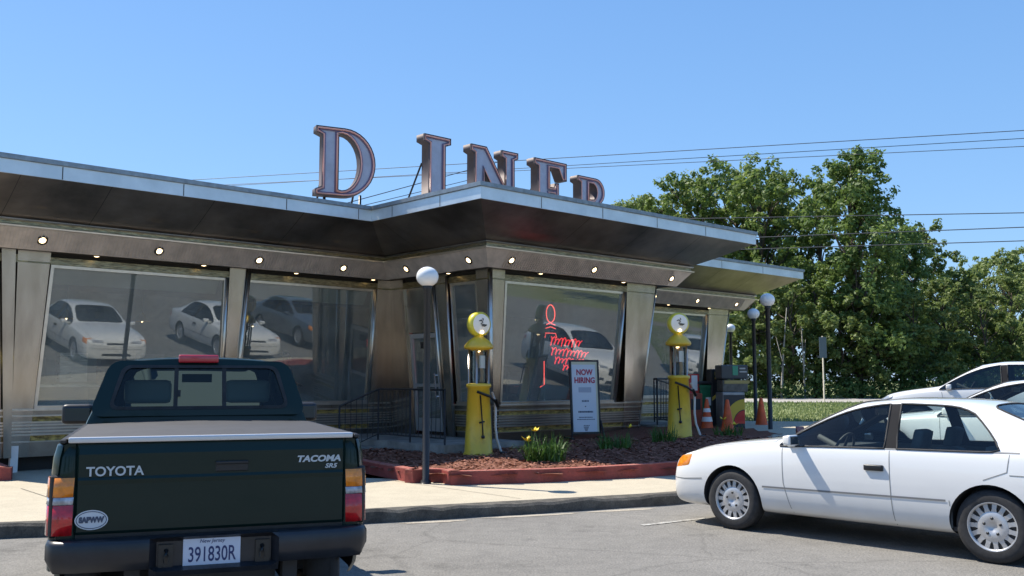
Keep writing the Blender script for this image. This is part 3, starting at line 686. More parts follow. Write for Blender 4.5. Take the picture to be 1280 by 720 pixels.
def letter(ch, a_, b_, z, H, rz=0, sx=1.0, dep=.24):
    polys = LET[ch]
    cu = bpy.data.curves.new('tmp','CURVE'); cu.dimensions='2D'; cu.fill_mode='BOTH'; cu.extrude=dep/2
    for p in polys:
        s = cu.splines.new('POLY'); s.points.add(len(p)-1); s.use_cyclic_u=True
        for i,q in enumerate(p): s.points[i].co=(q[0]*H*sx,q[1]*H,0,1)
    t = bpy.data.objects.new('tmp',cu); C.objects.link(t); bpy.context.view_layer.update()
    me = bpy.data.meshes.new_from_object(t.evaluated_get(bpy.context.evaluated_depsgraph_get())); bpy.data.objects.remove(t); bpy.data.curves.remove(cu)
    M = Matrix.Translation((a_,-b_,z)) @ Matrix.Rotation(rz,4,'Z') @ Matrix(((1,0,0,0),(0,0,-1,0),(0,1,0,0),(0,0,0,1)))
    # curve normal +z -> local -y (outward)
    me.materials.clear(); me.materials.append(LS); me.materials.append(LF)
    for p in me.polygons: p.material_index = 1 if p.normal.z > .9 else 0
    me.transform(M); me.name='letter'; L = link_mesh('letter', me, None, sign)
    bm = bmesh.new()
    for k,p in enumerate(polys):
        d = .035 if k==0 else -.035
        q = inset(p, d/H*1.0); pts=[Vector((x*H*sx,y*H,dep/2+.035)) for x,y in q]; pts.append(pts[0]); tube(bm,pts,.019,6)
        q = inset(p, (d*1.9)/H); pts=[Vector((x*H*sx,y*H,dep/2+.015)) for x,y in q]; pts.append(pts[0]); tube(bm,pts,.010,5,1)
        # raised rim
        q0=[Vector((x*H*sx,y*H,dep/2)) for x,y in p]; 
        for i in range(len(q0)):
            a=q0[i]; b=q0[(i+1)%len(q0)]; e=Vector((0,0,.05)); quad(bm,[a,b,b+e,a+e],2)
    bm.transform(M); obj('neon_tube',bm,[NP,NB,LS],L)
    bm = bmesh.new(); wd = max(q[0] for q in polys[0])*H*sx
    for t in (.2,.8):
        x=wd*t; tube(bm,[(x,-.3,dep*-.5),(x,.1,dep*-.5)],.03,6)
        tube(bm,[(x,.6*H,-dep/2),(x,-.25,-dep/2-.75)],.022,6)
    bm.transform(M); obj('brace',bm,BLACK,L)
letter('D',-2.83,1.35,5.20,1.38,rz=-.28,sx=.93,dep=.18)
letter('I',-.20,1.3,5.42,1.47); letter('N',1.12,1.3,5.42,1.47,sx=.98); letter('E',3.1,1.3,5.42,1.47,sx=.93); letter('R',4.60,1.3,5.38,1.30,sx=.84)

# ------------------------------------------------------------------ globe lamps
GLOBE = pr('opal_globe',(0.86,0.86,0.85),.25,coat=.4)
def lamp_post():
    r_ = empty('lamp_post')
    bm = bmesh.new(); lathe(bm,[(.075,0),(.075,.04),(.05,.06),(.047,2.72),(.06,2.74),(.07,2.80),(.04,2.82)],16); obj('pole',bm,BLACK,r_)
    bm = bmesh.new(); prof=[(.16*math.sin(PI*i/18)+.001, 2.93-.145*math.cos(PI*i/18)) for i in range(19)]; lathe(bm,prof,28,cap=False); obj('globe',bm,GLOBE,r_,True)
    return r_
lp = lamp_post()
for i,(x,y,z,lb) in enumerate([(-1.215,13.72,.146,'black lamp post with white globe at the red border, left of the first yellow pump'),
        (5.55,20.8,.40,'tallest looking globe lamp post at right, nearest of the three by the trees'),
        (6.45,25.6,.43,'globe lamp post rising behind an orange cone, between the other two at right'),
        (7.42,32.6,.42,'farthest globe lamp post, half hidden by the right end of the diner')]):
    o_ = lp if i==0 else copy_tree(lp)
    o_.location=(x,y,z); tag(o_,lb,'lamp post','white globe lamp posts')

# ------------------------------------------------------------------ visible gas pumps
def gas_pump():
    r_ = empty('gas_pump')
    bm = bmesh.new(); lathe(bm,[(.255,0),(.255,.04),(.235,.06),(.185,1.12),(.205,1.13),(.215,1.16),(.205,1.19),(.1,1.2)],28); obj('column',bm,YEL,r_)
    bm = bmesh.new(); lathe(bm,[(.135,1.19),(.135,1.76)],24,cap=False); obj('glass_cylinder',bm,CLEARG,r_,True)
    bm = bmesh.new()
    for k in range(4):
        a=PI/4+k*PI/2; tube(bm,[(.165*math.cos(a),.165*math.sin(a),1.19),(.165*math.cos(a),.165*math.sin(a),1.78)],.02,8)
    obj('rods',bm,STEELT,r_)
    bm = bmesh.new(); lathe(bm,[(.05,1.2),(.06,1.4),(.03,1.5),(.07,1.62),(.05,1.75)],12,(.03,.0,0),0); lathe(bm,[(.03,1.2),(.055,1.33),(.04,1.45)],10,(-.05,-.04,0),1)
    box(bm,(-.02,-.09,1.45),(.07,-.05,1.66),2); obj('inner_ornament',bm,[pr('tan_ornament',(0.35,0.22,0.10),.6),BLACK,WHITE],r_)
    bm = bmesh.new(); lathe(bm,[(.06,1.74),(.235,1.77),(.25,1.80),(.235,1.84),(.17,1.92),(.09,1.97),(.07,2.0)],28); obj('cap',bm,YEL,r_)
    bm = bmesh.new(); lathe(bm,[(.03,1.715),(.045,1.73),(.045,1.745)],12); obj('lamp',bm,BULB,r_)
    # globe disc: facing -y locally
    gl = None
    bm = bmesh.new(); R=.205; cz=2.19
    lathe(bm,[(R-.035,-.085),(R,-.06),(R+.005,0),(R,.06),(R-.035,.085)],32,(0,0,cz),0,'y',cap=False); gl = obj('globe',bm,pr('globe_yellow_rim',(0.80,0.68,0.06),.35,coat=.5),r_,True)
    bm = bmesh.new()
    for s in (-1,1):
        lathe(bm,[(R-.036,.084*s),(R*.5,.098*s),(.002,.102*s)],32,(0,0,cz),0,'y',cap=False)
    obj('globe_face',bm,pr('globe_milk_glass',(0.74,0.72,0.66),.3,coat=.5,emis=(1,.9,.7),estr=.06),gl,True)
    bm = bmesh.new()
    tube(bm,[(-.06,-.106,cz+.05),(-.02,-.107,cz+.065),(.01,-.108,cz+.03),(-.03,-.108,cz-.0),(.02,-.108,cz-.01),(.09,-.106,cz-.015),(.05,-.107,cz-.035),(-.01,-.107,cz-.03)],.010,6)
    tube(bm,[(.02,-.107,cz+.06),(.01,-.107,cz+.1)],.008,5); obj('globe_lettering',bm,BLACK,gl)
    bm = bmesh.new(); lathe(bm,[(.03,-.108),(.02,-.115),(.002,-.118)],10,(.0,0,cz-.14),0,'y',cap=False); obj('globe_bulb',bm,BULB,gl)
    # pump handle, hose
    bm = bmesh.new(); tube(bm,[(-.14,-.16,1.06),(.05,-.26,.98),(.22,-.20,.88)],.022,8); tube(bm,[(.2,-.2,.93),(.26,-.2,.80)],.03,8); tube(bm,[(-.10,-.2,1.0),(-.09,-.245,.55),(-.085,-.26,.33)],.012,6)
    tube(bm,[(-.13,-.22,.55),(-.04,-.23,.57)],.015,6); lathe(bm,[(.001,-.03),(.03,-.02),(.03,.02),(.001,.03)],10,(-.085,-.26,.32)); obj('pump_lever',bm,BLACK,r_)
    bm = bmesh.new()
    tube(bm,[(.20,-.10,1.05),(.27,-.10,.90),(.27,-.11,.70),(.26,-.12,.48),(.28,-.13,.28),(.34,-.15,.10),(.36,-.16,.03)],.022,8); obj('hose',bm,pr('pale_hose',(0.62,0.61,0.58),.4),r_)
    bm = bmesh.new(); tube(bm,[(.33,-.15,.04),(.44,-.2,.03)],.03,8); obj('nozzle',bm,BLACK,r_)
    return r_
gp = gas_pump(); gp.location=(-.56,16.2,bedz(-.56,16.2)-.02); gp.rotation_euler=(0,0,math.radians(36))
tag(gp,'old yellow gas pump with round globe in the sunlit mulch left of the hiring sign','gas pump','antique yellow gas pumps')
gp2 = copy_tree(gp); gp2.location=(3.2,18.5,bedz(3.2,18.5)-.03); gp2.rotation_euler=(0,0,math.radians(12))
tag(gp2,'old yellow gas pump with round globe in the shade right of the entrance wing','gas pump','antique yellow gas pumps')

# ------------------------------------------------------------------ hiring sign
hs = empty('hiring_sign',(1.43,18.6,bedz(1.43,18.6)),math.radians(16),'tall white poster reading NOW HIRING in a black frame on the mulch','sign')
T = Matrix.Rotation(math.radians(-5),4,'X')
bm = bmesh.new(); box(bm,(-.30,-.02,.10),(-.265,.03,1.52)); box(bm,(.265,-.02,.10),(.30,.03,1.52)); box(bm,(-.265,-.02,1.485),(.265,.03,1.52)); box(bm,(-.265,-.02,.10),(.265,.03,.135)); bm.transform(T)
box(bm,(-.36,-.18,0),(-.31,.3,.035)); box(bm,(.31,-.18,0),(.36,.3,.035)); tube(bm,[(-.33,-.1,.02),(-.29,.0,.35)],.018,6); tube(bm,[(.33,-.1,.02),(.29,.0,.35)],.018,6); obj('frame',bm,BLACK,hs)
bm = bmesh.new(); box(bm,(-.265,-.008,.135),(.265,.012,1.485)); bm.transform(T); bd = obj('poster',bm,pr('poster_white',(0.62,0.66,0.72),.4),hs)
RT = pr('poster_red',(0.42,0.03,0.07),.5); KT = pr('poster_ink',(0.07,0.09,0.14),.5); GT = pr('poster_grey',(0.38,0.42,0.50),.5); CT = pr('poster_cream',(0.60,0.58,0.42),.5)
def tm(z,x=0): return T @ basis((x,-.011,z),(1,0,0),(0,0,1),(0,-1,0))
text_obj('lettering','NOW',.15,RT,bd,tm(1.275),.002,0,.85,off=.005); text_obj('lettering','HIRING',.15,RT,bd,tm(1.12),.002,0,.85,off=.005)
bm = bmesh.new(); box(bm,(-.13,-.011,.89),(.13,-.0085,.99)); bm.transform(T); obj('lettering',bm,GT,bd)
bm = bmesh.new()
for (x0,x1,z,h) in ((-.07,.07,.71,.03),(-.012,.012,.61,.02),(-.15,.15,.50,.035),(-.14,.14,.405,.016),(-.18,.18,.365,.016),(-.05,.07,.25,.014)):
    x=x0
    while x<x1-.01: w_=random.uniform(.015,.04); box(bm,(x,-.011,z),(min(x+w_,x1),-.0085,z+h)); x+=w_+.007
for k in range(5): box(bm,(-.055+.008*k,-.011,.225-.018*k),(.055-.008*k,-.0085,.235-.018*k))
bm.transform(T); obj('lettering',bm,KT,bd)
bm = bmesh.new(); box(bm,(-.264,-.010,1.43),(.264,-.0085,1.484)); box(bm,(.225,-.010,.136),(.264,-.0085,1.43)); bm.transform(T); obj('poster_border',bm,CT,bd)

# ------------------------------------------------------------------ cones, bins, signs at the right
def cone():
    r_ = empty('traffic_cone'); bm=bmesh.new(); box(bm,(-.17,-.17,0),(.17,.17,.03)); obj('base',bm,ORANGE,r_)
    bm=bmesh.new(); lathe(bm,[(.125,.03),(.10,.2),(.03,.68),(.02,.70)],20); obj('cone_body',bm,ORANGE,r_); return r_
c0 = cone(); c0.location=(4.32,19.4,g(4.32,19.4)+.15); c0.scale=(1.15,1.15,1.0); tag(c0,'orange traffic cone standing in front of the old grey and yellow pump','traffic cone','orange traffic cones')
c1 = copy_tree(c0); c1.location=(5.9,22.9,.4); c1.scale=(1.3,1.3,1.12); tag(c1,'orange traffic cone standing by the lamp post on the shaded asphalt','traffic cone','orange traffic cones')
c2 = copy_tree(c0); c2.location=(4.15,20.6,.5); c2.scale=(1.1,1.1,1.0); tag(c2,'orange traffic cone with white bands in front of the green bin','traffic cone','orange traffic cones')
for z0,z1 in ((.22,.32),(.42,.50)):
    bm=bmesh.new(); rr=lambda z:.128-.145*(z/.7)+.008 if z<.7 else .03
    lathe(bm,[(.105-.146*(z0-.2)+.004,z0),(.105-.146*(z1-.2)+.004,z1)],20,cap=False); obj('band',bm,WHITE,c2,True)
gb = empty('wheeled_bin',(4.30,21.6,.42),math.radians(14),'tall green wheeled bin with a dark lid between the yellow pump and the grey pump','bin')
bm=bmesh.new(); box(bm,(-.24,-.3,.06),(.24,.3,1.08))
for v in bm.verts:
    if v.co.z<.5: v.co.x*=.82; v.co.y*=.8
bevel(bm,.03,2); box(bm,(-.26,-.32,1.0),(.26,.32,1.06)); obj('tub',bm,GREENB,gb)
bm=bmesh.new(); box(bm,(-.28,-.35,1.085),(.28,.34,1.15)); bevel(bm,.02,2); tube(bm,[(-.25,.36,1.05),(.25,.36,1.05)],.02,6); obj('lid',bm,BLACK,gb)
for s in (-1,1):
    bm=bmesh.new(); lathe(bm,[(.09,-.025),(.09,.025)],16,(s*.22,.26,.09),0,'x'); obj('wheel',bm,RUB,gb)
bm=bmesh.new(); box(bm,(-.10,-.302,.62),(.08,-.285,.80)); obj('sticker',bm,WHITE,gb)
nb = empty('newspaper_box',(3.97,21.3,.45),math.radians(14),'orange red newspaper box with a white poster on top beside the yellow pump','newspaper box')
bm=bmesh.new(); box(bm,(-.17,-.17,.05),(.17,.2,.86)); bevel(bm,.02,2); box(bm,(-.14,-.185,.45),(.14,-.16,.8)); obj('cabinet',bm,pr('box_orange_red',(0.38,0.075,0.04),.5,noise=.2),nb)
bm=bmesh.new(); box(bm,(-.15,-.05,.86),(.15,0,1.28)); obj('top_card',bm,REDG,nb); bm=bmesh.new(); box(bm,(-.03,-.056,.92),(.11,-.049,1.25)); obj('poster',bm,WHITE,nb)
bm=bmesh.new(); box(bm,(-.11,-.19,.5),(.11,-.184,.74)); obj('window',bm,DARKC,nb)
# old electric pump with display top
op = empty('old_fuel_pump',(4.72,20.9,.42),math.radians(10),'old grey fuel pump with dark display head and yellow and red curved panel','fuel pump')
bm=bmesh.new(); box(bm,(-.25,-.2,0),(.25,.2,.92)); bevel(bm,.015,1); obj('body',bm,pr('pump_grey',(0.34,0.34,0.34),.4,.3,noise=.2),op)
bm=bmesh.new(); box(bm,(-.235,-.212,.08),(.235,-.203,.86)); f0=obj('front_panel',bm,pr('pump_black',(0.03,0.03,0.035),.4),op)
bm=bmesh.new()
for k in range(10):
    a0=PI/2+PI/2*(k/10); a1=PI/2+PI/2*((k+1)/10); c=(.235,-.217,.25)
    for (r0,r1,mi) in ((.30,.52,0),(.0,.28,1)):
        quad(bm,[(c[0]+r*math.cos(a)*.88,c[1],c[2]+r*math.sin(a)) for r,a in ((r0,a0),(r1,a0),(r1,a1),(r0,a1))] if r0>0 else [(c[0],c[1],c[2]),(c[0]+r1*math.cos(a0)*.88,c[1],c[2]+r1*math.sin(a0)),(c[0]+r1*math.cos(a1)*.88,c[1],c[2]+r1*math.sin(a1))],mi)
obj('swoosh',bm,[pr('swoosh_yellow',(0.62,0.42,0.04),.4),REDG],f0)
bm=bmesh.new(); box(bm,(-.24,-.18,.92),(.34,.16,1.18)); bevel(bm,.03,2); obj('neck',bm,pr('pump_neck',(0.13,0.12,0.10),.5,noise=.5,nscale=6),op)
bm=bmesh.new(); box(bm,(-.2,-.195,1.10),(.36,-.183,1.17)); obj('yellow_stripe',bm,pr('dull_yellow',(0.42,0.31,0.10),.5),op)
bm=bmesh.new(); box(bm,(-.27,-.2,1.2),(.34,.18,1.50)); bevel(bm,.03,2); hd=obj('display_head',bm,pr('display_case',(0.05,0.055,0.06),.3),op)
bm=bmesh.new(); box(bm,(-.02,-.212,1.28),(.10,-.203,1.48)); obj('price_panel',bm,pr('display_green',(0.06,0.30,0.17),.4),hd)
bm=bmesh.new(); box(bm,(.14,-.212,1.34),(.30,-.203,1.37)); box(bm,(.14,-.212,1.41),(.27,-.203,1.44)); obj('display_text',bm,pr('display_pale',(0.45,0.45,0.42),.5),hd)
# black board with yellow stripes between bin and pump
bb = empty('black_locker',(4.56,21.45,.42),math.radians(12),'black upright locker with yellow diagonal stripes left of the old grey fuel pump','locker')
bm=bmesh.new(); box(bm,(-.2,-.15,0),(.2,.15,1.42)); bevel(bm,.02,1); obj('case',bm,BLACK,bb)
bm=bmesh.new(); quad(bm,[(-.19,-.155,.72),(.18,-.155,1.0),(.18,-.155,1.08),(-.19,-.155,.80)]); box(bm,(-.12,-.157,1.2),(.17,-.151,1.24)); box(bm,(-.12,-.157,1.28),(.17,-.151,1.36)); obj('stripe',bm,pr('stripe_yellow',(0.55,0.38,0.05),.5),bb)
# road sign seen from behind
rs = empty('road_sign',(16.35,50.6,.4),0,'small dark road sign on a thin post at the lawn edge before the woods','road sign')
bm=bmesh.new(); tube(bm,[(0,0,0),(0,0,3.5)],.04,8); obj('post',bm,pr('sign_post',(0.42,0.38,0.30),.7),rs)
bm=bmesh.new(); box(bm,(-.19,-.06,2.35),(.19,-.04,3.45)); obj('panel',bm,pr('sign_back',(0.14,0.16,0.19),.6),rs)

# ------------------------------------------------------------------ plants in the bed
BLADE = leaf_mat('daylily_leaf',(0.05,0.12,0.02),(0.13,0.25,0.05),.3); FLW = pr('yellow_flower',(0.85,0.62,0.03),.6)
def grassy(name, x, y, nbl, L, label, flowers=(), cat='plant', spread=.18, group=None):
    r_ = empty(name,(x,y,bedz(x,y)),0,label,cat,group); rr=random.Random(int(x*100)+int(y*10)); bm=bmesh.new()
    for _ in range(nbl):
        a=rr.uniform(0,2*PI); l_=L*rr.uniform(.6,1.1); lean=rr.uniform(.15,.95); w_=rr.uniform(.009,.016)
        bx=rr.uniform(-spread,spread); by=rr.uniform(-spread*.6,spread*.6); d=Vector((math.cos(a),math.sin(a),0)); s=Vector((-d.y,d.x,0))*w_; prev=None
        for k in range(6):
            t=k/5; p=Vector((bx,by,0))+d*(l_*lean*t)+Vector((0,0,l_*(t*1.15-.85*lean*t*t*t))); ww=s*(1-t*.9)
            cur=(bm.verts.new(p-ww),bm.verts.new(p+ww))
            if prev: bm.faces.new([prev[0],prev[1],cur[1],cur[0]])
            prev=cur
    obj('leaves',bm,BLADE,r_,True)
    for (fx,fy,fz) in flowers:
        bm=bmesh.new(); tube(bm,[(fx*.4,fy,0),(fx,fy,fz)],.005,5); st_=obj('stalk',bm,BLADE,r_)
        bm=bmesh.new()
        for k in range(6):
            a=k*PI/3+rr.random(); p=Vector((fx,fy,fz)); d=Vector((math.cos(a),math.sin(a)-.5,.55)).normalized(); s=d.cross(Vector((0,0,1))).normalized()*.028
            quad(bm,[p,p+d*.05-s,p+d*.10,p+d*.05+s])
        obj('flower',bm,FLW,r_)
    return r_
grassy('daylily',.52,15.15,230,.46,'clump of daylilies with two yellow flowers in the mulch right of the first gas pump',[(-.30,-.1,.33),(-.16,-.12,.46),(-.27,-.08,.30)],'flower clump',.30)
grassy('daylily',1.75,16.6,110,.32,'small dark daylily clump below the hiring sign with one yellow bloom',[(.25,-.1,.36)],'flower clump',.28)
grassy('daylily',2.75,17.6,80,.34,'low daylily clump in shade left of the second gas pump',[],'flower clump',.22)
grassy('daylily',4.15,18.6,70,.26,'low daylily clump with small yellow blooms in front of the striped cone',[(.1,-.1,.2),(-.1,-.05,.3)],'flower clump',.25)
grassy('weed_tuft',-1.75,18.6,60,.3,'tuft of weeds against the concrete landing','weeds',[], 'weeds') if False else None
# ------------------------------------------------------------------ cars
def cage(rows, side_glass, cap_front=None):
    """rows: list of dicts with xl, xt (low/top x) and w,zl,wb,zb,wr,zr,zc; returns bmesh cage (x forward, y left)
    materials: 0 paint, 1 glass, 2 black trim"""
    bm = bmesh.new(); R=[]
    for r in rows:
        xl,xt,w_,zl,wb,zb,wr,zr,zc = r; xm=(xl+xt)/2
        zm1 = zl+(zb-zl)*.32; zm2 = zl+(zb-zl)*.66
        L=[(xl,0,zl),(xl,.80*w_,zl),(xl,.955*w_,zl+.05),(xl,w_,zm1),(xl,w_*1.0,zm2),(xl,(w_*.35+wb*.65)+.008,zb-.07*min(1,(zb-zl)/.5)),(xl,wb,zb),
           (xt,wr,zr),(xt,wr-.085,zr+(zc-zr)*.62),(xt,wr*.5,zc-(zc-zr)*.12),(xt,0,zc)]
        left=[bm.verts.new(p) for p in L]; right=[left[0]]+[bm.verts.new((p[0],-p[1],p[2])) for p in L[1:-1]]+[left[-1]]
        R.append((left,right))
    cl = bm.edges.layers.float.new('crease_edge')
    n=len(rows)
    for i in range(n-1):
        for s in (0,1):
            a=R[i][s]; b=R[i+1][s]
            for k in range(10):
                vs_=[a[k],b[k],b[k+1],a[k+1]]
                if s==1: vs_=vs_[::-1]
                f=bm.faces.new(vs_)
                f.material_index = side_glass(i,k)
    for idx in (0,n-1):
        L,Rr=R[idx]
        prev=None
        f0=[L[0],L[1],Rr[1]]
        try: bm.faces.new(f0)
        except Exception: pass
        for k in range(1,9):
            f=bm.faces.new([L[k],L[k+1],Rr[k+1],Rr[k]]); f.material_index = side_glass('front' if idx==0 else 'rear',k)
        bm.faces.new([L[9],L[10],Rr[9]])
    bmesh.ops.recalc_face_normals(bm, faces=bm.faces[:])
    for i in range(1,n-2):
        for s in (0,1):
            e=bm.edges.get((R[i][s][6],R[i+1][s][6]))
            if e: e[cl]=.35
            e=bm.edges.get((R[i][s][4],R[i+1][s][4]))
            if e: e[cl]=.25
    for e in bm.edges:
        ms={f.material_index for f in e.link_faces}
        if len(ms)>1: e[cl]=.95
    return bm
def make_body(rows, sg, wheels, R=.365, sub=2, creases=(), wellw=.26, hw=.89):
    bm = cage(rows, sg)
    me = bpy.data.meshes.new('cage'); bm.to_mesh(me); bm.free()
    for k in range(4): me.materials.append(None)
    o = bpy.data.objects.new('cage', me); C.objects.link(o)
    m = o.modifiers.new('s','SUBSURF'); m.levels=sub; m.render_levels=sub
    cut=[]
    for (wx,wz) in wheels:
        for s in (-1,1):
            b2 = bmesh.new(); lathe(b2,[(R,-wellw),(R,wellw)],40,(wx,s*(hw-.02),wz),3,'y')
            bmesh.ops.recalc_face_normals(b2,faces=b2.faces[:])
            mc=bpy.data.meshes.new('cut'); b2.to_mesh(mc); b2.free()
            for k in range(4): mc.materials.append(None)
            oc=bpy.data.objects.new('cut',mc); C.objects.link(oc); cut.append(oc)
            q=o.modifiers.new('b','BOOLEAN'); q.object=oc; q.operation='DIFFERENCE'; q.solver='EXACT'
            try: q.material_mode='INDEX'
            except Exception: pass
    bpy.context.view_layer.update()
    ev=o.evaluated_get(bpy.context.evaluated_depsgraph_get()); mn=bpy.data.meshes.new_from_object(ev)
    bpy.data.objects.remove(o)
    for oc in cut: bpy.data.objects.remove(oc)
    # wheel well faces to black
    for p in mn.polygons:
        c=p.center
        for (wx,wz) in wheels:
            d=math.hypot(c.x-wx,c.z-wz); rad=Vector((c.x-wx,0,c.z-wz)).normalized() if d>1e-4 else Vector((1,0,0))
            if (abs(d-R)<.02 and abs(p.normal.dot(rad))>.9 and abs(c.y)>hw-.4) or (d<R+.01 and abs(p.normal.y)>.98 and abs(c.y)<hw-.2): p.material_index=3
    return mn
SEALS=[]
def split_parts(mn, root, matmap, names):
    """split evaluated mesh into body + connected glass panes"""
    bm=bmesh.new(); bm.from_mesh(mn); bm.normal_update()
    bvh=BVHTree.FromBMesh(bm)
    glassf=[f for f in bm.faces if f.material_index==1]; seen=set(); groups=[]
    for f in glassf:
        if f in seen: continue
        st_=[f]; seen.add(f); comp=[]
        while st_:
            q=st_.pop(); comp.append(q)
            for e in q.edges:
                for h in e.link_faces:
                    if h.material_index==1 and h not in seen: seen.add(h); st_.append(h)
        groups.append(comp)
    for comp in groups:
        b2=bmesh.new(); vm={}
        for f in comp:
            vs_=[]
            for v in f.verts:
                if v not in vm: vm[v]=b2.verts.new(v.co)
                vs_.append(vm[v])
            b2.faces.new(vs_)
        c=sum((f.calc_center_median() for f in comp),Vector())/len(comp)
        nm = 'windscreen' if abs(c.y)<.15 and c.x>0 else ('rear_window' if abs(c.y)<.15 else 'side_window')
        be=[e for e in b2.edges if e.is_boundary]; sb=bmesh.new()
        if be:
            nx={}
            for e in be:
                for v in e.verts: nx.setdefault(v,[]).append(e.other_vert(v))
            v0=be[0].verts[0]; loop=[v0]; prev=None; cur=v0
            for _ in range(len(be)):
                o_=[w for w in nx[cur] if w is not prev]
                if not o_: break
                prev,cur=cur,o_[0]; loop.append(cur)
                if cur is v0: break
            tube(sb,[v.co.copy() for v in loop],.011,4)
        pn=obj(nm,b2,matmap[1],root,True)
        if be: obj('seal',sb,RUB,pn)
        else: sb.free()
    bmesh.ops.delete(bm,geom=glassf,context='FACES')
    me=bpy.data.meshes.new('body'); bm.to_mesh(me); bm.free()
    for m in matmap: me.materials.append(m)
    for p in me.polygons: p.use_smooth=True
    b=bpy.data.objects.new('body',me); C.objects.link(b); b.parent=root
    me.set_sharp_from_angle(angle=math.radians(32))
    return b,bvh
def hit(bvh, axis, u, v, side=1, off=.003):
    if axis=='y': o=Vector((u,side*2,v)); d=Vector((0,-side,0))
    elif axis=='x': o=Vector((side*4,u,v)); d=Vector((-side,0,0))
    else: o=Vector((u,v,3)); d=Vector((0,0,-1))
    loc_,nn,_,_=bvh.ray_cast(o,d)
    if loc_ is None: return None
    if nn.dot(d)>0: nn=-nn
    return loc_+nn*off
def dline(bm,bvh,axis,pts,w_=.006,side=1,off=.002,mi=0,step=.05):
    P_=[]
    for a,b in zip(pts[:-1],pts[1:]):
        a=Vector(a); b=Vector(b); n=max(1,int((b-a).length/step)); P_+=[(a.lerp(b,i/n),(b-a).normalized()) for i in range(n+1)]
    prev=None
    for p,d in P_:
        s=Vector((-d.y,d.x))*w_/2; A=hit(bvh,axis,p.x-s.x,p.y-s.y,side,off); B=hit(bvh,axis,p.x+s.x,p.y+s.y,side,off)
        if A is None or B is None: prev=None; continue
        if prev and (prev[0]-A).length<.2: quad(bm,[prev[0],prev[1],B,A],mi)
        prev=(A,B)
def dpatch(bm,bvh,axis,q,side=1,off=.004,mi=0,n=10,m=6):
    G=[]
    for i in range(n+1):
        row=[]
        for j in range(m+1):
            a=Vector(q[0]).lerp(Vector(q[1]),i/n); b=Vector(q[3]).lerp(Vector(q[2]),i/n); p=a.lerp(b,j/m); edge=(i in(0,n) or j in (0,m))
            h=hit(bvh,axis,p.x,p.y,side,-.004 if edge else off); row.append(bm.verts.new(h) if h is not None else None)
        G.append(row)
    for i in range(n):
        for j in range(m):
            vs_=[G[i][j],G[i+1][j],G[i+1][j+1],G[i][j+1]]
            if all(v is not None for v in vs_): f=bm.faces.new(vs_); f.material_index=mi; f.smooth=True
HUB = pr('hubcap_silver',(0.56,0.56,0.57),.35,.55,noise=.15)
def wheel(parent, x, y, z, R=.32, wd=.205, style='slots', rimR=.215):
    s = 1 if y>0 else -1
    e = empty('wheel',(x,y,z),0); e.parent=parent
    bm=bmesh.new(); h=wd/2
    lathe(bm,[(rimR-.005,-h*.9),(R-.055,-h),(R-.012,-h*.82),(R,-h*.5),(R,h*.5),(R-.012,h*.82),(R-.055,h),(rimR-.005,h*.9)],48,(0,0,0),0,'y',cap=False)
    for k in range(3): lathe(bm,[(R+.001,-h*.4+k*h*.4-.005),(R+.001,-h*.4+k*h*.4+.005)],48,(0,0,0),0,'y',cap=False)
    obj('tyre',bm,RUB,e,True)
    bm=bmesh.new(); o=s*h*.62
    lathe(bm,[(rimR,s*h*.9),(rimR-.012,s*h*.93),(rimR-.02,o)],48,(0,0,0),0,'y',cap=False)
    lathe(bm,[(rimR,s*h*.55),(.001,s*h*.55)],48,(0,0,0),1,'y',cap=False)
    lathe(bm,[(rimR-.005,-s*h*.5),(rimR-.005,s*h*.56)],32,(0,0,0),1,'y',cap=False)
    if style=='slots':
        lathe(bm,[(.13,o+s*.012),(.10,o+s*.022),(.045,o+s*.02),(.035,o+s*.008),(.001,o+s*.008)],48,(0,0,0),0,'y',cap=False)
        n=15
        for k in range(n):
            a=2*PI*k/n; da=PI/n*.62; a1=PI/n*.50
            pts=[(.125,a-PI/n),(.125,a+PI/n),(.155,a+da*.9),(rimR-.014,a+a1),(rimR-.014,a-a1),(.155,a-da*.9)]
            vs_=[Vector((r*math.cos(t),o+s*.011-s*(.004 if r>.2 else 0),r*math.sin(t))) for r,t in pts]
            quad(bm,vs_); 
            lo=[v-Vector((0,s*.02,0)) for v in vs_]
            for i in range(6): quad(bm,[vs_[i],vs_[(i+1)%6],lo[(i+1)%6],lo[i]])
        for k in range(5):
            a=2*PI*k/5+.3; lathe(bm,[(.013,o),(.013,o+s*.026),(.001,o+s*.028)],10,(.072*math.cos(a),0,.072*math.sin(a)),1,'y',cap=False)
    else:
        lathe(bm,[(.07,o+s*.01),(.05,o+s*.02),(.001,o+s*.02)],32,(0,0,0),0,'y',cap=False); n=5 if style=='five' else 7
        for k in range(n):
            a=2*PI*k/n+.3; 
            pts=[(.05,a-.5),(.05,a+.5),(rimR-.012,a+.17),(rimR-.012,a-.17)]
            vs_=[Vector((r*math.cos(t),o+s*.008,r*math.sin(t))) for r,t in pts]; lo=[v-Vector((0,s*.03,0)) for v in vs_]; quad(bm,vs_)
            for i in range(4): quad(bm,[vs_[i],vs_[(i+1)%4],lo[(i+1)%4],lo[i]])
    obj('rim',bm,[HUB,BLACK],e)
    return e
def seat(parent, x, y, zs=.30, zt=1.12, wd=.25, mat=SEAT, head=True):
    bm=bmesh.new(); box(bm,(x-.25,y-wd,zs),(x+.28,y+wd,zs+.18)); 
    M=Matrix.Translation((x-.25,y,zs+.12)) @ Matrix.Rotation(math.radians(-14),4,'Y')
    box(bm,(-.07,-wd,0),(.07,wd,zt-zs-.32),0,M)
    if head: box(bm,(-.05,-.13,zt-zs-.30),(.05,.13,zt-zs-.10),0,M)
    bevel(bm,.035,2); obj('seat',bm,mat,parent,True)
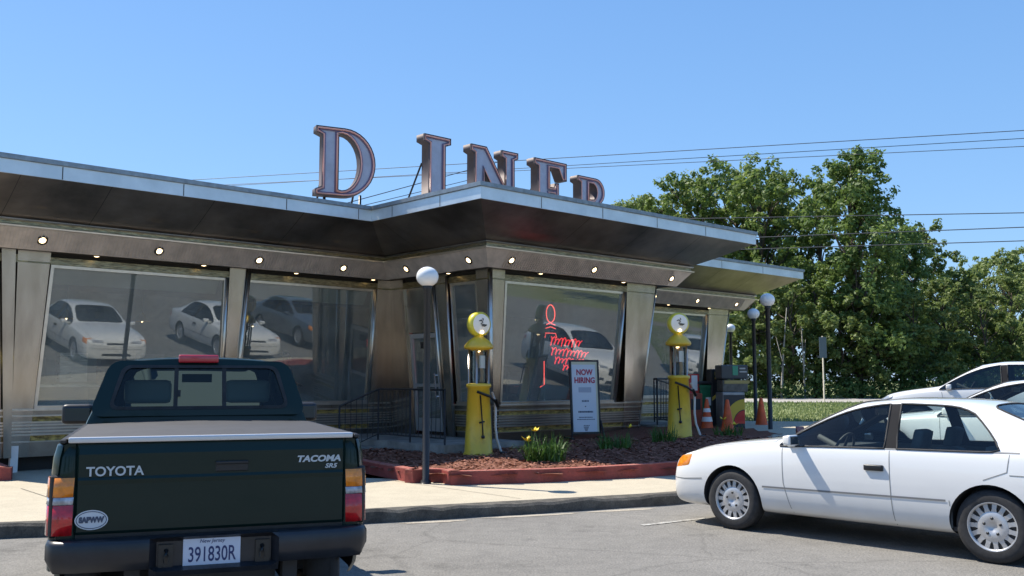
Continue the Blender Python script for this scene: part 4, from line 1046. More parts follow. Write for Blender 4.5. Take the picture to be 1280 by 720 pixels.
def steering(parent,x,y,z):
    bm=bmesh.new(); M=Matrix.Translation((x,y,z)) @ Matrix.Rotation(math.radians(65),4,'Y')
    pts=[Vector((.185*math.cos(2*PI*k/24),.185*math.sin(2*PI*k/24),0)) for k in range(25)]; tube(bm,pts,.014,6); tube(bm,[(-.18,0,0),(.18,0,0)],.015,6); tube(bm,[(0,0,0),(0,0,.3)],.03,6)
    bm.transform(M); obj('steering_wheel',bm,DARKC,parent)
def mirror(parent,bvh,x,y,z,mat,side):
    bm=bmesh.new(); box(bm,(x-.05,y,z),(x+.05,y+side*.17,z+.115)) if side>0 else box(bm,(x-.05,y+side*.17,z),(x+.05,y,z+.115))
    for v in bm.verts:
        if v.co.x>x: v.co.z=z+.06+(v.co.z-z-.06)*.75; v.co.y=y+(v.co.y-y)*.92
    bevel(bm,.025,3); mm=obj('mirror',bm,mat,parent,True)
    bm=bmesh.new(); a,b=sorted((y+side*.02,y+side*.155)); box(bm,(x-.054,a,z+.018),(x-.048,b,z+.097)); obj('mirror_glass',bm,CHROME,mm)
    bm=bmesh.new(); a,b=sorted((y-side*.08,y+side*.03)); box(bm,(x-.01,a,z-.01),(x+.06,b,z+.05)); obj('mirror_foot',bm,mat,mm)

def sedan(root, body_mat, glass_mat=CGLASS, detail=2, moulding=True, blue=False):
    # xl, xt, w, zl, wb, zb, wr, zr, zc
    rows=[(2.27,2.23,.68,.24,.62,.60,.54,.64,.66),
          (2.25,2.20,.79,.205,.735,.675,.64,.715,.74),
          (2.11,2.03,.855,.19,.80,.77,.70,.80,.835),
          (1.80,1.76,.878,.185,.82,.83,.735,.865,.91),
          (1.25,1.22,.886,.19,.838,.885,.75,.92,.97),
          (.93,.92,.888,.19,.843,.91,.752,.95,1.0),
          (.86,.83,.888,.19,.845,.912,.742,.965,1.02),
          (.50,.47,.89,.19,.85,.925,.665,1.165,1.225),
          (.14,.10,.89,.19,.852,.932,.615,1.325,1.39),
          (-.30,-.27,.89,.19,.852,.94,.60,1.375,1.428),
          (-.40,-.36,.89,.19,.852,.942,.60,1.378,1.43),
          (-.95,-.78,.89,.19,.85,.95,.598,1.37,1.425),
          (-1.38,-1.05,.888,.19,.846,.957,.592,1.345,1.405),
          (-1.50,-1.16,.888,.19,.843,.962,.59,1.315,1.38),
          (-1.68,-1.50,.882,.195,.832,.967,.60,1.185,1.24),
          (-1.90,-1.86,.872,.20,.815,.972,.66,1.02,1.05),
          (-1.98,-1.95,.862,.205,.805,.972,.67,1.0,1.035),
          (-2.26,-2.25,.82,.21,.755,.955,.64,.985,1.015),
          (-2.38,-2.37,.74,.24,.68,.90,.58,.93,.95),
          (-2.43,-2.43,.62,.32,.58,.70,.52,.73,.74)]
    def sg(i,k):
        if i in ('front','rear'): return 0
        if k in (8,9) and 6<=i<=7: return 1
        if k in (8,9) and 13<=i<=14: return 1
        if k==6 and 6<=i<=11: return 2 if i==9 else 1
        return 0
    WH=((1.42,.32),(-1.25,.32))
    mn=make_body(rows,sg,WH,.365)
    b,bvh=split_parts(mn,root,[body_mat,glass_mat,TRIM,DARKC],None)
    for (wx,wz) in WH:
        for s in (1,-1): wheel(root,wx,s*.765,wz,.32)
    tr=bmesh.new()
    for s in (1,-1):
        # door seams
        dline(tr,bvh,'y',[(.80,.90),(.78,.55),(.70,.25)],.007,s); dline(tr,bvh,'y',[(-.345,.93),(-.36,.50),(-.38,.24)],.007,s)
        dline(tr,bvh,'y',[(-1.42,.95),(-1.40,.80),(-1.20,.72)],.007,s)
        dline(tr,bvh,'y',[(-.90,.52),(-.92,.26)],.006,s)
        ml=bmesh.new(); dline(ml,bvh,'y',[(1.03,.49),(-.87,.515)],.018,s,.004); obj('moulding',ml,pr('moulding_grey',(0.20,0.20,0.20),.5),b)
        ml=bmesh.new(); dline(ml,bvh,'y',[(.80,.925),(-1.50,.967)],.012,s,.003); obj('belt_trim',ml,pr('moulding_grey',(0.20,0.20,0.20),.5),b)
        dline(tr,bvh,'y',[(-1.42,.775),(-1.58,.775)],.008,s)
    for s in (1,-1): dline(tr,bvh,'y',[(2.21,.50),(2.05,.50),(1.80,.52)],.010,s,.003)
    dline(tr,bvh,'x',[(-.66,.50),(.66,.50)],.010,1,.003)
    dline(tr,bvh,'z',[(.93,-.75),(1.02,0),(.93,.75)],.010,1,.002)
    dline(tr,bvh,'z',[(.93,.74),(1.6,.73),(2.12,.66)],.007,1,.002); dline(tr,bvh,'z',[(.93,-.74),(1.6,-.73),(2.12,-.66)],.007,1,.002)
    dline(tr,bvh,'z',[(-1.97,-.66),(-1.97,.66)],.01,1,.002)
    dline(tr,bvh,'x',[(-.72,.52),(.72,.52)],.008,-1,.002)
    obj('seam',tr,pr('seam_grey',(0.22,0.22,0.21),.6),b)
    for s in (1,-1):
        bm=bmesh.new(); dpatch(bm,bvh,'x',[(s*.34,.64),(s*.66,.645),(s*.67,.73),(s*.36,.725)],1,.008,n=10,m=6); obj('headlight',bm,TAILC,root)
        bm=bmesh.new(); dpatch(bm,bvh,'y',[(2.225,.60),(1.98,.645),(1.95,.785),(2.15,.765)],s,.008,n=8,m=6); obj('turn_signal',bm,TAILA,root)
        bm=bmesh.new(); dpatch(bm,bvh,'y',[(-2.37,.70),(-2.10,.72),(-2.16,.88),(-2.36,.86)],s,.006,n=8,m=6); dpatch(bm,bvh,'x',[(s*.38,.68),(s*.70,.68),(s*.68,.84),(s*.38,.84)],-1,.006); obj('tail_light',bm,TAILR,root)
        for hx in (-.20,-1.22):
            h=hit(bvh,'y',hx,.765 if hx>-1 else .775,s,0)
            if h and detail>1 and hx>-1:
                bm=bmesh.new(); y=h.y; a,c=sorted((y-s*.01,y+s*.028)); box(bm,(hx-.095,a,h.z-.028),(hx+.095,c,h.z+.028)); bevel(bm,.012,2); obj('door_handle',bm,BLACK if hx>-1 else body_mat,root,True)
        mirror(root,bvh,.66,s*.85,.93,body_mat,s)
    # front: grille, lower intake
    bm=bmesh.new(); dpatch(bm,bvh,'x',[(-.32,.60),(.32,.60),(.30,.66),(-.30,.66)],1,.003); dpatch(bm,bvh,'x',[(-.45,.30),(.45,.30),(.42,.38),(-.42,.38)],1,.003); obj('grille',bm,BLACK,root)
    bm=bmesh.new(); dpatch(bm,bvh,'x',[(-.16,.44),(.16,.44),(.16,.54),(-.16,.54)],-1,.008); obj('number_plate',bm,WHITE,root)
    if detail:
        for y in (.37,-.37): seat(root,-.05,y)
        bm=bmesh.new(); box(bm,(-1.15,-.62,.3),(-.75,.62,.52)); box(bm,(-1.30,-.62,.5),(-1.12,.62,1.0)); bevel(bm,.04,2); obj('rear_bench',bm,SEAT,root,True)
        for y in (.37,-.37):
            bm=bmesh.new(); box(bm,(-1.30,y-.12,1.0),(-1.20,y+.12,1.14)); bevel(bm,.03,2); obj('headrest',bm,SEAT,root,True)
        bm=bmesh.new(); box(bm,(.50,-.74,.60),(.95,.74,.90)); box(bm,(-1.85,-.62,.93),(-1.35,.62,.95)); box(bm,(-1.6,-.80,.24),(1.0,.80,.28)); obj('cabin_trim',bm,DARKC,root)
        steering(root,.38,.37,.88)
        bm=bmesh.new(); box(bm,(.12,-.11,1.24),(.15,.11,1.30)); obj('rear_view_mirror',bm,BLACK,root)
        bm=bmesh.new(); 
        for s in (1,-1): box(bm,(-.9,s*.825-.005,.27),(.8,s*.825+.005,.90))
        obj('door_card',bm,SEAT,root)
    return bvh
WPAINT=paint('white_car_paint',(0.79,0.79,0.78)); BPAINT=paint('blue_grey_paint',(0.10,0.13,0.17),flake=.3)
HD=math.atan2(.735,-.678)
def place(o, x, y, rz, z=None): o.location=(x,y,g(x,y) if z is None else z); o.rotation_euler=(0,0,rz)
camry=empty('parked_car',(0,0,0),0,'white four door sedan nearest the camera at right with grey moulding and amber corner lamp','car','cars parked in the lot')
sedan(camry,WPAINT)
# near side wheels at (2.39,10.52) and (4.24,8.55): centre line offset .765 beyond them
cdir=Vector((2.39-4.24,10.52-8.55)).normalized(); mid=Vector((2.39,10.52))-cdir*1.42+Vector((-cdir.y*-1,-cdir.x))*0
off=Vector((cdir.y,-cdir.x))*.83
CR=math.atan2(cdir.y,cdir.x); place(camry,mid.x+off.x,mid.y+off.y,CR,0)
s2=copy_tree(camry); tag(s2,'white sedan parked just beyond the nearest white sedan, only its windscreen and roof showing','car','cars parked in the lot'); place(s2,6.85,12.85,HD)
s3=empty('parked_car',(0,0,0),0,'dark blue grey sedan parked farther along the row, seen mirrored in the diner window','car','cars parked in the lot')
sedan(s3,BPAINT,detail=1); place(s3,10.3,14.2,HD)

def suv(root, body_mat):
    rows=[(2.28,2.28,.60,.34,.56,.62,.50,.66,.68),
          (2.24,2.22,.76,.27,.70,.78,.62,.83,.86),
          (2.05,2.00,.86,.25,.80,.90,.70,.95,.985),
          (1.60,1.55,.905,.24,.85,.985,.75,1.02,1.06),
          (1.12,1.06,.915,.24,.865,1.03,.77,1.075,1.12),
          (1.02,.96,.915,.24,.866,1.04,.765,1.10,1.15),
          (.70,.60,.915,.24,.868,1.055,.70,1.32,1.385),
          (.34,.22,.915,.24,.87,1.065,.645,1.49,1.57),
          (-.18,-.15,.915,.24,.87,1.08,.625,1.56,1.63),
          (-.28,-.25,.915,.24,.87,1.085,.624,1.562,1.635),
          (-.95,-.90,.915,.24,.87,1.11,.62,1.555,1.635),
          (-1.08,-1.03,.912,.24,.868,1.115,.618,1.55,1.63),
          (-1.62,-1.50,.905,.25,.855,1.15,.60,1.50,1.60),
          (-1.85,-1.68,.895,.26,.84,1.15,.59,1.46,1.57),
          (-2.08,-1.92,.86,.28,.80,1.10,.60,1.30,1.38),
          (-2.18,-2.14,.82,.32,.76,1.04,.64,1.10,1.14),
          (-2.22,-2.20,.72,.38,.68,.85,.58,.90,.92)]
    def sg(i,k):
        if i in ('front','rear'): return 0
        if k in (8,9) and 5<=i<=6: return 1
        if k in (8,9) and i in (14,): return 1
        if k==6 and 5<=i<=11: return 2 if i in (8,10) else 1
        return 0
    WH=((1.40,.345),(-1.25,.345)); mn=make_body(rows,sg,WH,.40,hw=.915)
    b,bvh=split_parts(mn,root,[body_mat,glass('suv_dark_glass',(0.50,0.58,0.58),1.6),TRIM,DARKC],None)
    for (wx,wz) in WH:
        for s in (1,-1): wheel(root,wx,s*.79,wz,.345,.22,'five',.24)
    tr=bmesh.new(); cl_=bmesh.new()
    for s in (1,-1):
        dline(tr,bvh,'y',[(.95,1.0),(.85,.35)],.008,s); dline(tr,bvh,'y',[(-.23,1.08),(-.25,.33)],.008,s); dline(tr,bvh,'y',[(-1.15,1.1),(-1.1,.8)],.008,s)
        dline(cl_,bvh,'y',[(.98,.34),(-.82,.34)],.14,s,.006)
    obj('seam',tr,pr('seam_grey',(0.22,0.22,0.21),.6),b); obj('sill_cladding',cl_,PLASTIC,b)
    for s in (1,-1):
        bm=bmesh.new(); dpatch(bm,bvh,'x',[(s*.34,.76),(s*.60,.78),(s*.64,.88),(s*.36,.82)],1,.008); dpatch(bm,bvh,'y',[(2.24,.77),(1.92,.86),(1.90,.93),(2.12,.90)],s,.008); obj('headlight',bm,pr('headlamp_glass',(0.30,0.33,0.38),.12,coat=1),root)
        bm=bmesh.new(); dpatch(bm,bvh,'x',[(s*.46,.42),(s*.64,.44),(s*.60,.52),(s*.46,.51)],1,.008); obj('fog_light',bm,pr('fog_surround',(0.05,0.05,0.06),.2),root)
        bm=bmesh.new(); dpatch(bm,bvh,'y',[(-2.14,.90),(-1.80,.98),(-1.84,1.08),(-2.10,1.06)],s,.008); obj('tail_light',bm,TAILR,root)
        mirror(root,bvh,.80,s*.87,1.05,body_mat,s)
        for hx in (.02,-.95):
            h=hit(bvh,'y',hx,.92,s,0)
            if h: bm=bmesh.new(); a,c=sorted((h.y-s*.01,h.y+s*.028)); box(bm,(hx-.09,a,.90),(hx+.09,c,.94)); bevel(bm,.012,2); obj('door_handle',bm,body_mat,root,True)
    bm=bmesh.new(); dpatch(bm,bvh,'x',[(-.38,.56),(.38,.56),(.33,.80),(-.33,.80)],1,.006); dpatch(bm,bvh,'x',[(-.5,.33),(.5,.33),(.4,.44),(-.4,.44)],1,.006); g1=obj('grille',bm,BLACK,root)
    bm=bmesh.new(); 
    for z in (.62,.68,.74): dline(bm,bvh,'x',[(-.34,z),(.34,z)],.014,1,.016)
    obj('grille_bars',bm,CHROME,g1)
    for y in (.38,-.38): seat(root,0,y,.42,1.32)
    bm=bmesh.new(); box(bm,(.6,-.76,.7),(1.1,.76,1.04)); box(bm,(-1.3,-.65,.5),(-1.1,.65,1.2)); box(bm,(-1.9,-.82,.3),(1.0,.82,.34)); obj('cabin_trim',bm,DARKC,root)
    steering(root,.45,.38,1.04)
sv=empty('parked_car',(0,0,0),0,'white SUV farthest back in the row at right, tallest roof against the trees','car','cars parked in the lot')
suv(sv,WPAINT); place(sv,9.75,19.4,math.radians(148)); sv.scale=(.96,.96,.96)
sv2=copy_tree(sv); tag(sv2,'white SUV beyond the diner, seen only mirrored in its right end window','car','cars parked in the lot'); place(sv2,16.6,28.6,math.radians(178))

# ------------------------------------------------------------------ the pickup truck
TG=paint('dark_green_paint',(0.003,0.019,0.0165),flake=.1,coat=.4,spec=.12)
tk=empty('pickup_truck',(0,0,0),0,'dark green pickup truck seen from behind with covered bed and silver tail rail','pickup truck')
rows=[(2.52,2.52,.60,.50,.56,.74,.50,.78,.80),
      (2.48,2.46,.76,.44,.70,.90,.62,.95,.98),
      (2.30,2.26,.83,.42,.76,1.00,.66,1.05,1.09),
      (1.75,1.72,.845,.42,.775,1.08,.68,1.12,1.17),
      (1.22,1.18,.845,.42,.785,1.12,.70,1.17,1.22),
      (1.12,1.08,.845,.42,.787,1.13,.70,1.20,1.26),
      (.80,.74,.845,.42,.79,1.20,.645,1.45,1.51),
      (.50,.42,.845,.42,.79,1.26,.585,1.66,1.73),
      (.05,.05,.845,.42,.79,1.30,.60,1.715,1.785),
      (-.25,-.22,.845,.42,.79,1.31,.60,1.715,1.785),
      (-.46,-.36,.84,.42,.785,1.325,.605,1.705,1.775),
      (-.52,-.405,.825,.44,.765,1.33,.60,1.70,1.765)]
def sgt(i,k):
    if i=='rear': return 0
    if i=='front': return 0
    if k in (8,9) and 5<=i<=6: return 1
    if k==6 and 6<=i<=8: return 1
    return 0
mn=make_body(rows,sgt,((1.62,.40),),.43,hw=.845)
tb,tbvh=split_parts(mn,tk,[TG,TGLASS,BLACK,DARKC],None)
tb.name='cab'
# replace the middle of the rear cab wall by an opening
bm=bmesh.new(); bm.from_mesh(tb.data)
RW=[(-.640,1.395),(.640,1.395),(.512,1.69),(-.512,1.69)]
kill=[f for f in bm.faces if f.normal.x<-.6 and f.calc_center_median().x<-.3 and 1.39<f.calc_center_median().z<1.70 and abs(f.calc_center_median().y)<(.66-.128*(f.calc_center_median().z-1.39)/.3)]
bmesh.ops.delete(bm,geom=kill,context='FACES'); bm.to_mesh(tb.data); bm.free()
def rp(y,z,o=0): # point on the sloping rear wall
    t=(z-1.33)/(1.755-1.33); return Vector((-.525+.115*t-o,y,z))
def rbar(bm,a,b,w_,o0,o1,mi=0):
    a=Vector(a); b=Vector(b); d=(b-a).normalized(); s=Vector((-d.y,d.x))*w_/2
    q=[a-s,b-s,b+s,a+s]; lo=[bm.verts.new(rp(v.x,v.y,o0)) for v in q]; hi=[bm.verts.new(rp(v.x,v.y,o1)) for v in q]
    bm.faces.new(hi).material_index=mi
    for k in range(4): bm.faces.new([lo[k],lo[(k+1)%4],hi[(k+1)%4],hi[k]]).material_index=mi
def rrect(w0,w1,z0,z1,r=.05,n=5):
    c=[(-w0,z0),(w0,z0),(w1,z1),(-w1,z1)]; out=[]
    for i in range(4):
        p=Vector(c[i]); a=Vector(c[i-1]); b=Vector(c[(i+1)%4]); u_=(a-p).normalized()*r; v_=(b-p).normalized()*r
        for k in range(n+1):
            t=k/n; out.append(p+u_*(1-t)*(1-t)+v_*t*t)
    return out
outer=rrect(.78,.645,1.335,1.745,.10); inner=rrect(.635,.545,1.395,1.70,.06)
bm=bmesh.new(); n_=len(outer)
A=[bm.verts.new(rp(p.x,p.y,.004)) for p in outer]; A2=[bm.verts.new(rp(p.x,p.y,-.03)) for p in outer]; B=[bm.verts.new(rp(p.x,p.y,.012)) for p in inner]; B2=[bm.verts.new(rp(p.x,p.y,-.02)) for p in inner]
for k in range(n_):
    j=(k+1)%n_; bm.faces.new([A[k],A[j],B[j],B[k]]); bm.faces.new([B[k],B[j],B2[j],B2[k]]); bm.faces.new([A[j],A[k],A2[k],A2[j]])
bmesh.ops.recalc_face_normals(bm,faces=bm.faces[:]); rwf=obj('rear_panel',bm,TG,tk)
bm=bmesh.new(); seal0=rrect(.650,.560,1.382,1.712,.07); seal1=rrect(.622,.533,1.405,1.69,.055)
S0=[bm.verts.new(rp(p.x,p.y,.016)) for p in seal0]; S1=[bm.verts.new(rp(p.x,p.y,.02)) for p in seal1]; S2=[bm.verts.new(rp(p.x,p.y,-.01)) for p in seal1]
for k in range(n_): j=(k+1)%n_; bm.faces.new([S0[k],S0[j],S1[j],S1[k]]); bm.faces.new([S1[k],S1[j],S2[j],S2[k]])
rbar(bm,(-.165,1.40),(-.162,1.69),.03,-.005,.015); rbar(bm,(.185,1.40),(.182,1.69),.03,-.005,.015); rbar(bm,(.15,1.50),(.17,1.50),.05,.0,.02)
obj('window_seal',bm,RUB,rwf)
bm=bmesh.new(); bm.faces.new([bm.verts.new(rp(p.x,p.y,.004)) for p in inner]); obj('rear_window',bm,glass('rear_glass',(0.60,0.70,0.66),1.42),tk)
bm=bmesh.new(); box(bm,(-.455,-.02,1.725),(-.38,.27,1.785)); bevel(bm,.012,2); bm.transform(Matrix.Translation((0,-.10,.005))); obj('brake_light',bm,pr('brake_lens',(0.60,0.02,0.035),.25,coat=1),tk,True)
for y in (.38,-.36): seat(tk,.05,y,.75,1.60,.25,pr('truck_seat_cloth',(0.17,0.18,0.17),.9),head=False)
for y in (.38,-.36):
    bm=bmesh.new(); box(bm,(-.26,y-.17,1.42),(-.17,y+.17,1.60)); bevel(bm,.04,2); obj('headrest',bm,MATS['truck_seat_cloth'],tk,True)
bm=bmesh.new(); box(bm,(.7,-.7,.8),(1.15,.7,1.18)); box(bm,(-.4,-.74,.5),(1.1,.74,.56)); obj('cabin_trim',bm,DARKC,tk); steering(tk,.52,.37,1.17)
bm=bmesh.new(); box(bm,(.40,-.12,1.58),(.43,.12,1.65)); obj('rear_view_mirror',bm,BLACK,tk)
# bed
bm=bmesh.new()
prof=[(.775,1.262),(.80,1.268),(.825,1.25),(.838,1.19),(.845,1.10),(.845,.95),(.842,.80),(.83,.66),(.81,.55),(.78,.50)]
def bedside(s):
    xs_=[-2.50,-2.47]+[-2.3+.1*i for i in range(18)]+[-.57]
    G=[]
    for x in xs_:
        k=0 if x>-2.46 else (-.018 if x>-2.49 else -.045)
        G.append([bm.verts.new((x,s*(y+k),z)) for y,z in prof])
    for i in range(len(xs_)-1):
        for j in range(len(prof)-1):
            c=((xs_[i]+xs_[i+1])/2,(prof[j][1]+prof[j+1][1])/2)
            f=bm.faces.new([G[i][j],G[i+1][j],G[i+1][j+1],G[i][j+1]]); f.smooth=True
    box(bm,(-2.48,s*.60 if s>0 else -.775,.60),(-.58,.775 if s>0 else s*.60,.66))
    box(bm,*((( -2.49,.72,.60),(-.58,.776,1.261)) if s>0 else ((-2.49,-.776,.60),(-.58,-.72,1.261))))
for s in (1,-1): bedside(s)
box(bm,(-.62,-.77,.6),(-.57,.77,1.262)); box(bm,(-2.45,-.75,.62),(-.6,.75,.66))
def post(s):
    pf=[(-2.44,.70),(-2.500,.705),(-2.506,.735),(-2.500,.79),(-2.47,.828),(-2.42,.842),(-2.34,.845)]
    zz=[(.60,0),(1.00,0),(1.10,.004),(1.19,.010),(1.245,.025),(1.262,.06)]
    G=[[bm.verts.new((x+(0 if k<1 else o_*.5),s*(y-(o_ if k>2 else 0)),z)) for k,(x,y) in enumerate(pf)] for z,o_ in zz]
    for i in range(len(G)-1):
        for j in range(len(pf)-1): bm.faces.new([G[i][j],G[i][j+1],G[i+1][j+1],G[i+1][j]]).smooth=True
    bm.faces.new(G[-1])
post(1); post(-1)
bmesh.ops.recalc_face_normals(bm,faces=bm.faces[:]); bed=obj('bed',bm,TG,tk)
# wheel arches of the bed as black flares
bm=bmesh.new()
for s in (1,-1):
    c=[(-1.42+.43*math.cos(PI*k/16),.44+.43*math.sin(PI*k/16)) for k in range(17)]
    vs_=[(x,s*.848,z) for x,z in c]+[(-1.85,s*.84,.48),(-.99,s*.84,.48)][::1]
    f=[bm.verts.new(v) for v in [(x,s*.8485,z) for x,z in c]]; bm.faces.new(f)
obj('wheel_arch',bm,DARKC,bed)
# tailgate with slight relief
bm=bmesh.new(); zs_=[.785,.80,1.045,1.07,1.085,1.205,1.235,1.262]; xo=[0,.008,.012,.020,.010,.014,.004,-.004]
ys_=[-.712,-.70,-.3,0,.3,.70,.712]
G=[[bm.verts.new((-2.505-(xo[i] if 0<j<6 else -.012),y,z)) for j,y in enumerate(ys_)] for i,z in enumerate(zs_)]
for i in range(7):
    for j in range(6): bm.faces.new([G[i][j],G[i+1][j],G[i+1][j+1],G[i][j+1]])
top=[bm.verts.new((-2.45,y,1.262)) for y in ys_]
for j in range(6): bm.faces.new([G[7][j],top[j],top[j+1],G[7][j+1]])
bmesh.ops.recalc_face_normals(bm,faces=bm.faces[:]); tgt=obj('tailgate',bm,TG,tk)
bm=bmesh.new(); box(bm,(-2.50,-.775,.60),(-2.40,.775,.785)); box(bm,(-2.485,-.775,.79),(-2.41,.775,1.25)); obj('rear_sill',bm,BLACK,tk)
bm=bmesh.new(); box(bm,(-2.520,-.155,1.095),(-2.512,.02,1.150)); box(bm,(-2.535,-.155,1.135),(-2.512,.02,1.152)); bevel(bm,.004,1); bm.transform(Matrix.Translation((0,-.015,0))); obj('tailgate_handle',bm,BLACK,tgt)
def rear_m(y,z,x=-2.522): return basis((x,y,z),(0,-1,0),(0,0,1),(-1,0,0))
SIL=pr('silver_decal',(0.50,0.55,0.58),.4,.2)
text_obj('lettering','TOYOTA',.069,SIL,tgt,rear_m(.520,1.112),.002,0,1.0,off=.0015)
text_obj('lettering','TACOMA',.048,SIL,tgt,rear_m(-.560,1.150),.002,.2,1.22,off=.002)
text_obj('lettering','SR5',.034,SIL,tgt,rear_m(-.630,1.108),.002,.25,1.25,off=.001)
bm=bmesh.new(); vs_=[Vector((-2.5185,.628+.082*math.cos(2*PI*k/28),.862+.052*math.sin(2*PI*k/28))) for k in range(28)]; quad(bm,vs_); stk=obj('oval_sticker',bm,pr('sticker_white',(0.62,0.64,0.67),.5),tgt)
text_obj('lettering','SAPWW',.038,pr('sticker_ink',(0.06,0.08,0.13),.5),stk,rear_m(.628,.862,-2.520),.001,0,.85,off=.003)
bm=bmesh.new()
vs_=[Vector((-2.5200,.628+.076*math.cos(2*PI*k/28),.862+.046*math.sin(2*PI*k/28))) for k in range(28)]; v2=[Vector((-2.5200,.628+.072*math.cos(2*PI*k/28),.862+.042*math.sin(2*PI*k/28))) for k in range(28)]
for k in range(28): quad(bm,[vs_[k],vs_[(k+1)%28],v2[(k+1)%28],v2[k]])
obj('sticker_ring',bm,MATS['sticker_ink'],stk)
# silver rail, tonneau cover
bm=bmesh.new(); box(bm,(-2.53,-.755,1.266),(-2.485,.755,1.296)); bevel(bm,.008,2); obj('tail_rail',bm,pr('rail_alu',(0.62,0.62,0.63),.35,.6),tk)
bm=bmesh.new(); box(bm,(-2.5,-.80,1.262),(-.58,-.765,1.285)); box(bm,(-2.5,.765,1.262),(-.58,.80,1.285)); bevel(bm,.006,1); obj('side_rail',bm,BLACK,tk)
bm=bmesh.new(); nx,ny=14,12
G=[[bm.verts.new((-2.49+1.91*i/nx,-.77+1.54*j/ny,1.287+min(1,i/3)*(.014*math.sin(PI*j/ny)*(1+.25*math.sin(i*1.9))+.003*math.sin(i*3.1+j)))) for j in range(ny+1)] for i in range(nx+1)]
for i in range(nx):
    for j in range(ny): bm.faces.new([G[i][j],G[i+1][j],G[i+1][j+1],G[i][j+1]])
obj('bed_cover',bm,pr('vinyl_cover',(0.036,0.035,0.037),.65,noise=.12,nscale=5,bump=.2,bscale=8),tk,True)
# tail lights wrapping the corners
for s in (1,-1):
    segs=[(.985,1.085,TAILA,'turn_lens'),(.945,.983,TAILC,'reverse_lens'),(.785,.943,TAILR,'brake_lens')]
    bm=bmesh.new()
    a,c=sorted((s*.718,s*.838)); box(bm,(-2.5,a,.775),(-2.36,c,1.10)); bevel(bm,.01,1); L_=obj('tail_light',bm,BLACK,tk)
    for z0,z1,m_,nm in segs:
        bm=bmesh.new(); pr_=[(-2.514,.722),(-2.518,.77),(-2.506,.815),(-2.476,.846),(-2.42,.858),(-2.37,.859)]
        lo=[bm.verts.new((x,s*y,z0)) for x,y in pr_]; hi=[bm.verts.new((x,s*(y-.006*(z1-.78)*3),z1)) for x,y in pr_]
        for k in range(5): bm.faces.new([lo[k],lo[k+1],hi[k+1],hi[k]]).smooth=True
        bm.faces.new(hi+[bm.verts.new((-2.37,s*.722,z1))]); bm.faces.new(lo+[bm.verts.new((-2.37,s*.722,z0))])
        bmesh.ops.recalc_face_normals(bm,faces=bm.faces[:]); obj(nm,bm,m_,L_)
# rear bumper: wrapped step bumper with plate well
bm=bmesh.new()
def bump_prof(x0): return [(x0+.10,.765),(x0+.012,.76),(x0,.74),(x0+.004,.60),(x0+.03,.525),(x0+.12,.51)]
path=[(.838,-2.22),(.852,-2.40),(.845,-2.52),(.80,-2.585),(.70,-2.61),(.36,-2.625),(.335,-2.625)]
rows_=[]
for (y,x) in path:
    rows_.append((y,x))
for s in (1,-1):
    G=[]
    for (y,x) in rows_:
        if abs(y)>.8: # turning the corner: offset inward along y
            G.append([bm.verts.new((x+.0,s*(y-o),z)) for o,z in ((.08,.765),(.012,.76),(0,.74),(.0,.67),(.03,.61),(.12,.595))])
        else: G.append([bm.verts.new((x+o,s*y,z)) for o,z in ((.10,.765),(.012,.76),(0,.74),(.004,.66),(.03,.60),(.12,.585))])
    for i in range(len(G)-1):
        for j in range(5): bm.faces.new([G[i][j],G[i+1][j],G[i+1][j+1],G[i][j+1]]).smooth=True
# centre section: recessed well
G=[]
for y in (.335,.30,-.30,-.335):
    d=.0 if abs(y)>.32 else .07
    G.append([bm.verts.new(p) for p in ((-2.525,y,.765),(-2.613+d*.3,y,.76),(-2.625+d,y,.735),(-2.625+d,y,.605),(-2.63+d*.1,y,.590 if d else .61),(-2.60,y,.56),(-2.48,y,.55))])
for i in range(3):
    for j in range(6): bm.faces.new([G[i][j],G[i+1][j],G[i+1][j+1],G[i][j+1]])
bmesh.ops.recalc_face_normals(bm,faces=bm.faces[:]); bp_=obj('rear_bumper',bm,PLASTIC,tk)
bm=bmesh.new()
for s in (1,-1):
    bm=bmesh.new(); a,c=sorted((s*.215,s*.29)); box(bm,(-2.572,a,.60),(-2.553,c,.72)); tube(bm,[(-2.570,s*.25,.63),(-2.60,s*.25,.66),(-2.570,s*.25,.69)],.014,6); obj('tow_hook',bm,pr('hook_dark',(0.05,0.05,0.05),.4,.8),bp_)

bm=bmesh.new(); box(bm,(-2.566,-.135,.60),(-2.558,.165,.75)); bevel(bm,.002,1)
pl=obj('number_plate',bm,pr('plate_pale',(0.60,0.64,0.74),.4),bp_)
INK=pr('plate_ink',(0.02,0.035,0.13),.5)
text_obj('lettering','391830R',.112,INK,pl,rear_m(.015,.655,-2.567),.001,0,.62,off=.001)
text_obj('lettering','New Jersey',.028,INK,pl,rear_m(.015,.728,-2.567),.001,.2,1.0)
for y in (.03,-.07): pass
